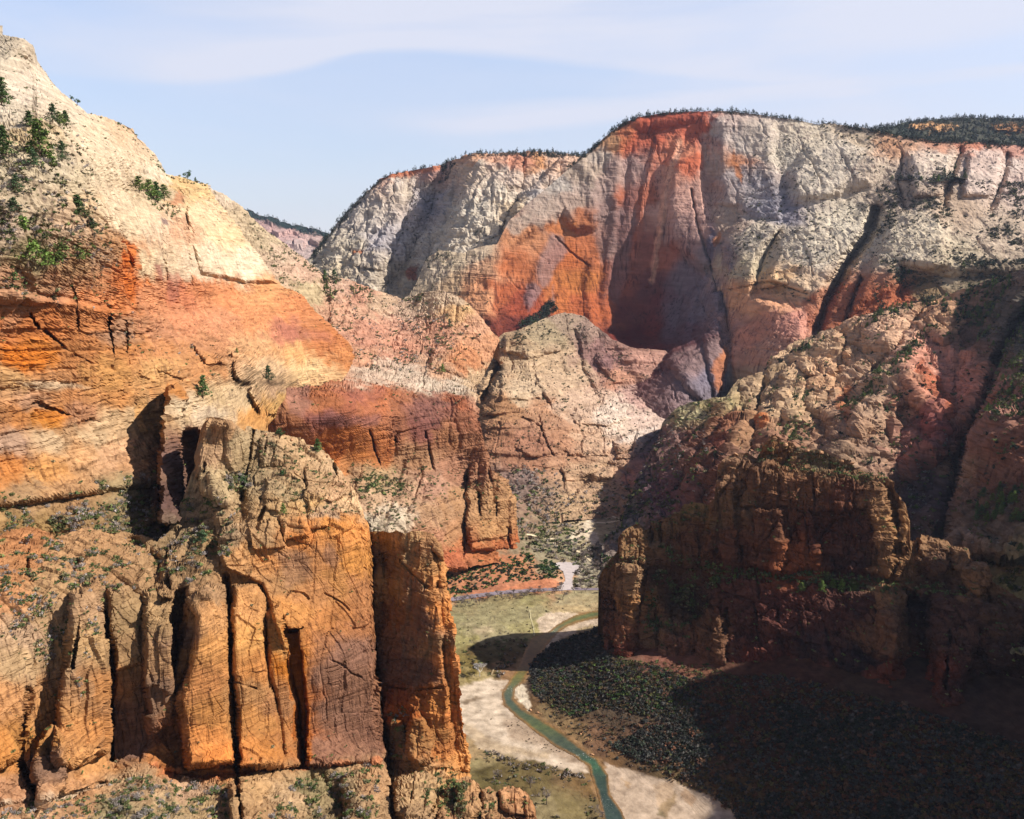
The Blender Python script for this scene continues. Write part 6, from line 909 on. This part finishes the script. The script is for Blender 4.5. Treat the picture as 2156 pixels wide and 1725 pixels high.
ZL = dict(farplateau=('tiny dark conifer on the wooded top of the distant plateau','conifers on the distant plateau'), farwood=('dark conifer of the forest covering the far right tableland','conifers on the far right tableland'),
  mesarim=('dark conifer on the rim of the grey-white mesa','conifers along the mesa rim'), mesagully=('dark plant in the shaded gully splitting the grey-white mesa','plants in the mesa gully'), mesafoot=('dark conifer at the foot of the grey-white mesa','conifers at the foot of the mesa'),
  mesaface=('small dark shrub clinging to the grey-white mesa side','shrubs on the mesa side'), peakrim=('dark conifer on the curved rim above the red-streaked wall','conifers along the peak rim'), domes=('dark plant scattered on the pale domes right of the streaked wall','plants scattered on the pale domes'),
  domefoot=('dark plant in the wooded band under the pale domes','plants under the pale domes'), wallfoot=('blue-green conifer in the dark nook at the foot of the orange hollow wall','conifers at the foot of the hollow wall'), eastgully=('dark green plant in a shaded gully of the salmon cliffs on the right','plants in the gullies on the right'),
  eastslope=('small plant on the broken salmon cliffs behind the dark butte','plants on the broken cliffs on the right'), eastflat=('plant on the bench at the right edge behind the dark butte','plants on the right edge bench'), pouroff=('small dark shrub on the pale hill beneath the streaked wall','shrubs on the hill beneath the streaked wall'),
  wash=('grey leafless bush at the valley head beside the dry wash','bushes beside the dry wash'), midridge=('small shrub dotting the salmon ridge in the middle','shrubs dotting the middle ridge'), midledge=('green shrub on the ledge under the long dark wall in the middle','shrubs on the middle ledges'),
  leftslope=('olive shrub on the rubbly slope of the left mountain','shrubs on the left mountain slope'), leftcap=('tiny dark shrub on the smooth cream top of the left mountain','shrubs on the cream left summit'), leftskyline=('dark shrub along the skyline crest of the left mountain','shrubs on the left skyline'),
  leftledge=('small shrub on the orange ledges low on the left mountain','shrubs on the orange ledges'), leftbench=('green shrub on the sloping bench above the fluted cliff at left','shrubs on the bench above the fluted cliff'), buttebench=('dark green plant on the bench halfway up the shaded butte','plants on the bench of the shaded butte'),
  buttetop=('low shrub on the broken top and ledges of the shaded butte','shrubs on top of the shaded butte'), cliffgully=('shrub in the gully left of the near tan towers','shrubs in the gully of the near cliff'), clifftop=('small round shrub on the tan top of the fluted cliff','shrubs on top of the fluted cliff'),
  clifffoot=('green shrub among blocks below the fluted cliff','shrubs at the bottom of the fluted cliff'), redtalus=('rounded green bush on the red talus above the road','bushes on the red talus'), cottonwoods=('grey leafless tree beyond the road near the paved turnout','leafless trees beyond the road'),
  riverbrush=('brown bush along the left or near bank of the river','bushes along the river banks'), meadow=('small dark bush on the green meadow','bushes on the meadow'), shadowbrush=('bush on the shaded right bank below the dark butte','bushes on the shaded right bank'), shadowscrub=('bush on the dark slope in the lower right','bushes on the dark lower right slope'), sandbrush=('tiny bush on the big pale sand bar','bushes on the sand bar'))
def ground_at(name, px, py):
    r = PATCH[name]; k = np.argmin((r['x'] - px) ** 2 + (r['y'] - py) ** 2); return r['P'].reshape(-1, 3)[k].copy()
KN = dict(shrub='shrub', greenbush='bush', twig='leafless_bush', brush='bush', dusk='bush', duskgrey='bush', rust='bush', farshrub='shrub', farpine='conifer', pine='conifer')
by = {}
for k, p, s, z in SCAT: by.setdefault(KN[k], []).append((s / p[1], k, p, s, z))
HIM = {k: [np_mesh(k, v, f, c, LEAF, False) for v, f, c in vs] for k, vs in HI.items()}
FARM = [np_mesh('conifer', v, f, c, LEAF, False) for v, f, c in FLO]
PTM = [(np_mesh('trunk', *t, BARK, False), np_mesh('crown', *c, LEAF, False)) for t, c in PHI]; RTM = [(np_mesh('trunk', *t, BARK, False), np_mesh('crown', *c, LEAF, False)) for t, c in RND]
def place_tree(tm, name, p, h, label, cat, group=None, rz=None, w=1.0):
    e = bpy.data.objects.new(name, None); COL.objects.link(e); e.empty_display_size = 1; e.location = p; e.scale = (h * w, h * w, h); e.rotation_euler = (0, 0, random.random() * 6.28 if rz is None else rz)
    e['label'] = label; e['category'] = cat
    if group: e['group'] = group
    for n_, me in (('trunk', tm[0]), ('crown', tm[1])): c = bpy.data.objects.new(n_, me); COL.objects.link(c); c.parent = e
    return e
def bulk(items, meshes_of, name, label, cat):
    V, F, C, o = [], [], [], 0
    for _, k, p, s, z in items:
        v, f, c = meshes_of(k); a = random.random() * 6.28; R = np.array([[math.cos(a), -math.sin(a), 0], [math.sin(a), math.cos(a), 0], [0, 0, 1]])
        V.append((v @ R.T) * s * np.array([1, 1, .85 + .3 * random.random()]) + p); F.append(f + o); C.append(c * (.7 + .6 * random.random())); o += len(v)
    if V: link(name, np_mesh(name, np.concatenate(V), np.concatenate(F), np.concatenate(C), LEAF, False), label, cat, 'stuff')
STN = dict(shrub=('scrub','scattered low desert shrubs on the cliffs, ledges and slopes'), bush=('brush','low brown and green brush on the valley floor and banks'), leafless_bush=('bare_thicket','grey leafless thicket on the valley floor and slopes'), conifer=('conifer_forest','dark conifers thick on the far rims, plateaus and gullies'))
for kn, L in by.items():
    L.sort(key=lambda q: -q[0]); NI = 290; print('veg', kn, len(L))
    for sc_, k, p, s, z in L[:NI]:
        lab, grp = ZL[z]
        if kn == 'conifer':
            if sc_ > .006: place_tree(PTM[random.randrange(4)], 'conifer', p, s, lab, 'tree', grp)
            else:
                o = link('conifer', FARM[random.randrange(3)], lab, 'tree', None, grp); o.location = p; o.scale = (s, s, s); o.rotation_euler = (0, 0, random.random() * 6.28)
        else:
            ms = HIM[k]; o = link(kn, ms[random.randrange(len(ms))], lab, 'shrub' if kn == 'shrub' else 'bush', None, grp); o.location = p; o.scale = (s, s, s * (.8 + .4 * random.random())); o.rotation_euler = (0, 0, random.random() * 6.28)
    bulk(L[NI:], lambda k: (PLO if k == 'pine' else FLO)[random.randrange(3)] if k in ('pine', 'farpine') else LO[k][random.randrange(len(LO[k]))], *STN[kn], 'vegetation')
# ------------------------------------------------------------------ trees one can point at
def pine(patch_, px, py, hpx, label, v=0, w=1.0, cat='pine tree', name='pine_tree', rnd=False, group=None):
    if patch_ == 'left_mountain' and hpx > 20: hpx *= 1.25; w *= 1.1
    p = ground_at(patch_, px, py); h = hpx / FOC * p[1]; p[2] -= h * .03; p[1] -= h * .05; return place_tree((RTM if rnd else PTM)[v], name, p, h, label, cat, group, None, w)
F_ = 'left_mountain'
pine(F_, 86, 332, 62, 'tall thin-crowned pine on the upper left slope, highest of the big ones', 0, .9); pine(F_, 13, 336, 50, 'tall narrow pine near the left edge, below the cream summit', 1, 1.0)
pine(F_, 64, 272, 26, 'short dark pine up the slope from the tall thin-crowned pine', 1, 1.3); pine(F_, 107, 268, 34, 'grey-green pine, left of the small pair on the white slope', 3, .8); pine(F_, 124, 270, 24, 'round-headed pine, middle one of three on the white slope', 2, 1.1); pine(F_, 139, 270, 26, 'dark pointed pine, right of the three on the white slope', 1, 1.2)
pine(F_, 67, 362, 32, 'leaning dark pine just below the tall thin-crowned pine', 3, 1.0); pine(F_, 106, 356, 26, 'bushy bright green young pine on the left slope', 0, 1.4); pine(F_, 133, 342, 38, 'sparse spindly pine at the edge of the smooth cream slab', 3, .7)
pine(F_, 155, 462, 40, 'solitary pointed green pine in the middle of the left slope', 1, 1.15); pine(F_, 35, 398, 26, 'grey-green pine low on the left slope above the ledges', 3, 1.1); pine(F_, 34, 450, 28, 'dull green pine above the pine grove at left', 3, 1.2)
pine(F_, 55, 552, 78, 'biggest bushy pine of the grove, leftmost on the ledge', 0, 1.0); pine(F_, 112, 556, 60, 'pale-trunked pine in the middle of the ledge grove', 2, .95); pine(F_, 155, 550, 46, 'broad bright green pine, rightmost of the ledge grove', 2, 1.4); pine(F_, 86, 560, 40, 'low green pine between the two larger pines of the grove', 0, 1.3); pine(F_, 14, 590, 36, 'dark pine at the left edge below the grove', 1, 1.2)
pine(F_, 196, 500, 34, 'slim pine on the ledge above the orange outcrop', 3, .9); pine(F_, 315, 418, 30, 'green pine at the left of the hollow below the skyline', 0, 1.2); pine(F_, 330, 428, 34, 'darkest pine in the hollow below the skyline notch', 1, 1.1); pine(F_, 345, 420, 24, 'round pine right of the darkest one in the hollow', 2, 1.2); pine(F_, 287, 408, 26, 'bushy pine at the upper end of the shrubby hollow', 2, 1.3)
pine(F_, 5, 226, 46, 'tall dark pine cut by the left edge of the picture', 1, 1.0); pine(F_, 395, 376, 17, 'lone round-crowned tree on the skyline shoulder of the left mountain', 0, 1.1, 'tree', 'round_tree', True); pine(F_, 412, 384, 10, 'little pointed conifer beside the lone skyline tree', 1, 1.2)
pine(F_, 153, 208, 9, 'small tree on the steep left skyline, upper one of a pair', 0, 1.2, 'tree', 'round_tree', True); pine(F_, 166, 218, 13, 'small tree on the steep left skyline, lower one of a pair', 1, 1.1, 'tree', 'round_tree', True)
pine(F_, 424, 838, 40, 'pointed green pine on the ledge above the slot', 1, .9); pine(F_, 497, 745, 12, 'small pine on the orange block above the dark notch', 0, 1.0); pine(F_, 562, 804, 30, 'thin pale pine at the right end of the orange ledge', 3, .8)
I_ = 'fluted_cliff'
pine(I_, 591, 920, 18, 'flat-topped dark pine on the crest of the fluted cliff', 0, 1.5, 'tree', 'round_tree', True); pine(I_, 669, 954, 30, 'pointed dark pine at the right end of the fluted cliff crest', 1, 1.3); pine(I_, 508, 1030, 38, 'dusky blue-green pine in the cleft of the near cliff', 3, 1.5)
pine(I_, 600, 1000, 14, 'round green shrub-like tree high on the tan cliff top, near the crest', 0, 1.4, 'tree', 'round_tree', True); pine(I_, 598, 1090, 26, 'slim green pine on the tan slope, left of the pointed rock', 0, .9); pine(I_, 430, 1140, 30, 'blue-green bushy pine in the gully left of the orange face', 3, 1.5)
G_ = 'middle_ridge'
pine(G_, 686, 590, 22, 'dark conifer on the knoll of the middle ridge, left one', 1, 1.0); pine(G_, 706, 592, 26, 'dark conifer on the knoll of the middle ridge, right one', 3, 1.0); pine(G_, 930, 790, 20, 'green pine on the pale ledge near the right end of the middle ridge', 0, 1.1); pine(G_, 946, 690, 20, 'sparse pine high on the salmon ridge in the centre', 3, .9)
K_ = 'shaded_butte'
for px, h, lab in ((1688, 22, 'bright green pine on the bench of the dark butte, leftmost of the row'), (1730, 26, 'green pine on the butte bench, second from the left'), (1752, 22, 'green pine on the butte bench, third from the left'), (1772, 30, 'tallest green pine on the bench of the dark butte'), (1800, 20, 'short green pine on the butte bench, rightmost of the row')): pine(K_, px, 1246, h, lab, random.randrange(3), 1.2)
L_ = 'east_canyon_cliff'
for px, py, h, lab in ((2073, 1090, 28, 'pointed bright green conifer on the right bench, leftmost'), (2103, 1094, 34, 'tallest bright green conifer on the right bench'), (2112, 1100, 26, 'slender green conifer just right of the tallest one on the right bench'), (2127, 1098, 28, 'slender green conifer on the right bench, rightmost')): pine(L_, px, py, h, lab, 1, .8)
# leafless cottonwoods
BT = []
for i in range(4):
    t, w = mk_bare(90 + i, '#5e5248', '#7c7068', 4); BT.append((np_mesh('trunk', *t, BARK, False), np_mesh('branches', *w, BARK, False)))
t, w = mk_bare(97, '#c8c0b4', '#b8b2aa', 4, .6, 1100); WT = (np_mesh('trunk', *t, BARK, False), np_mesh('branches', *w, BARK, False))
def bare(px, py, hpx, label, tm, group=None, w=1.0):
    p = ground_at('valley_floor', px, py); h = hpx / FOC * p[1]; e = place_tree(tm, 'bare_tree', p, h, label, 'tree', group, None, w)
    for c in e.children:
        if c.name.startswith('crown'): c.name = 'branches'
bare(1010, 1425, 34, 'white leafless tree standing alone beside the river brush', WT, None, 1.0)
bare(1185, 1263, 20, 'forked dark leafless tree on the meadow below the turnout', BT[0], None, 1.3)
bare(1109, 1256, 14, 'dark leafless tree at the roadside, left of the forked one', BT[1], None, 1.2); bare(1078, 1262, 14, 'leaning dark leafless tree on the meadow edge by the road', BT[2], None, 1.5)
bare(1118, 1660, 34, 'tall dark leafless tree in the near brush, lower middle', BT[0]); bare(1150, 1695, 36, 'dark leafless tree nearest the bottom edge', BT[1]); bare(1046, 1640, 26, 'dark leafless tree just right of the cliff foot', BT[3]); bare(1036, 1588, 16, 'crooked dead tree at the edge of the brown sand', BT[2], None, 1.6); bare(1270, 1722, 22, 'grey fallen-looking leafless tree beside the river at the bottom edge', BT[2], None, 1.8)
rb = random.Random(5)
for i in range(38):
    u_ = rb.random(); px = 938 + u_ * 250; py = 1276 - u_ * 30 + rb.uniform(-8, 7); bare(px, py, rb.uniform(10, 17), 'grey leafless tree in the line along the road', BT[rb.randrange(4)], 'leafless trees lining the road', rb.uniform(1, 1.4))
for i in range(46):
    px = rb.uniform(1190, 1268); py = rb.uniform(1150, 1250)
    if px < 1215 and 1180 < py < 1244: continue
    bare(px, py, rb.uniform(11, 18), 'pale grey leafless tree in the thicket right of the turnout', BT[rb.randrange(4)], 'leafless thicket right of the turnout', rb.uniform(1, 1.4))
# ------------------------------------------------------------------ boulders
def boulder_mesh(seed, n=9):
    rng = np.random.default_rng(seed); bm_ = __import__('bmesh').new(); import bmesh
    pts = rng.normal(size=(16, 3)); pts /= np.linalg.norm(pts, axis=1)[:, None]; pts *= [1, .8, .62]
    for p in pts: bm_.verts.new(p)
    bmesh.ops.convex_hull(bm_, input=bm_.verts); bmesh.ops.bevel(bm_, geom=bm_.edges[:], offset=.07, segments=1, affect='EDGES'); bmesh.ops.triangulate(bm_, faces=bm_.faces[:])
    me = bpy.data.meshes.new('boulder'); bm_.to_mesh(me); bm_.free(); a = me.color_attributes.new('Col', 'FLOAT_COLOR', 'POINT')
    for i in range(len(a.data)): a.data[i].color = (*(lin('#cc9c74') * .85), .3)
    me.materials.append(rock_mat(.5, 1, .5, .6)); return me
BM = [boulder_mesh(i) for i in range(5)]
def boulder(patch_, px, py, wpx, label, group=None, k=None):
    p = ground_at(patch_, px, py); r = wpx / FOC * p[1] / 2; o = link('boulder', BM[random.randrange(5) if k is None else k], label, 'boulder', None, group); o.location = p + np.array([0, 0, r * .35]); o.scale = (r, r, r); o.rotation_euler = (0, 0, random.random() * 6)
boulder('valley_floor', 1117, 1496, 8, 'pale squarish boulder at the river edge below the small sand bar'); boulder('valley_floor', 1133, 1502, 8, 'round pinkish boulder right of the pale one at the river edge'); boulder('valley_floor', 1139, 1503, 4, 'little pale stone touching the pinkish boulder')
boulder('valley_floor', 1247, 1590, 10, 'light tan boulder beside the rapids'); 
for i in range(34):
    u_ = rb.random(); px = 1180 + 390 * u_; py = 1540 + 180 * u_ + rb.uniform(-5, 6) - 34 * math.sin(u_ * 3.14) * 0; boulder('valley_floor', px + 12, py - 8, rb.uniform(2, 5.5), 'small tan rock along the right bank of the river', 'rocks along the right bank')
for px, py, w in ((1610,940,16),(1632,926,14),(1652,940,16),(1700,952,12),(1728,956,14),(1772,972,12),(1795,978,14),(1550,960,14)): boulder(K_, px, py, w, 'angular block perched on the crest of the dark butte', 'blocks on the crest of the dark butte')
for px, py, w in ((648,946,12),(690,962,9),(560,918,10),(575,924,8),(615,928,11)): boulder(I_, px, py, w, 'tan block lying on the crest of the fluted cliff', 'blocks on the crest of the fluted cliff')
# ------------------------------------------------------------------ a small dark parked vehicle at the turnout
p = ground_at('valley_floor', 1177.5, 1199); p[2] += .45
m, g = new_mat("dark_vehicle_paint"); finish(g, (.02, .018, .018, 1), .35, None, .5); VP = m
m, g = new_mat("vehicle_glass"); finish(g, (.03, .035, .04, 1), .1, None, .5); VG = m
m, g = new_mat("tyre_rubber"); finish(g, (.015, .015, .015, 1), .9); VT = m
import bmesh
e = bpy.data.objects.new('parked_car', None); COL.objects.link(e); e.location = p; e.rotation_euler = (0, 0, .5); e['label'] = 'small black vehicle parked at the left edge of the paved turnout'; e['category'] = 'car'
def prism(name, prof, w, mat, loc=(0, 0, 0), bev=.08):
    b = bmesh.new(); A = [b.verts.new((x, -w / 2, z)) for x, z in prof]; B = [b.verts.new((x, w / 2, z)) for x, z in prof]; b.faces.new(A); b.faces.new(B[::-1])
    for i in range(len(prof)): j = (i + 1) % len(prof); b.faces.new((A[i], B[i], B[j], A[j]))
    bmesh.ops.bevel(b, geom=b.edges[:], offset=bev, segments=2, affect='EDGES'); me = bpy.data.meshes.new(name); b.to_mesh(me); b.free(); me.materials.append(mat); o = bpy.data.objects.new(name, me); COL.objects.link(o); o.parent = e; o.location = loc; return o
prism('body', [(-2.3, .4), (2.3, .4), (2.35, .9), (1.3, 1.05), (-2.3, 1.1)], 1.85, VP); prism('cabin', [(-2.1, 1.1), (1.0, 1.1), (.3, 1.75), (-1.8, 1.8)], 1.6, VG)
for sx in (-1.45, 1.45):
    for sy in (-.85, .85):
        b = bmesh.new(); bmesh.ops.create_cone(b, cap_ends=True, segments=16, radius1=.36, radius2=.36, depth=.25); me = bpy.data.meshes.new('wheel'); b.to_mesh(me); b.free(); me.materials.append(VT); o = bpy.data.objects.new('wheel', me); COL.objects.link(o); o.parent = e; o.location = (sx, sy, .36); o.rotation_euler = (math.pi / 2, 0, 0)
# ------------------------------------------------------------------ air
HAZE = True
if HAZE:
    x0, x1, y0, y1, z0, z1 = -11100, 11100, -2600, 13600, -521, 900
    V = np.array([(x, y, z) for x in (x0, x1) for y in (y0, y1) for z in (z0, z1)], float); F = np.array([[0,1,3,2],[4,6,7,5],[0,4,5,1],[2,3,7,6],[0,2,6,4],[1,5,7,3]])
    m = bpy.data.materials.new('air'); m.use_nodes = True; m.node_tree.nodes.clear(); g = G(m.node_tree); pv = g.new('ShaderNodeVolumePrincipled'); pv.inputs['Color'].default_value = (.62, .74, 1.0, 1); pv.inputs['Density'].default_value = 1.7e-5; pv.inputs['Anisotropy'].default_value = 0.2
    o_ = g.new('ShaderNodeOutputMaterial'); g.l.new(pv.outputs[0], o_.inputs['Volume']); link('haze', np_mesh('haze', V, F, None, m, False), 'thin bluish air filling the canyon', 'haze', 'stuff')
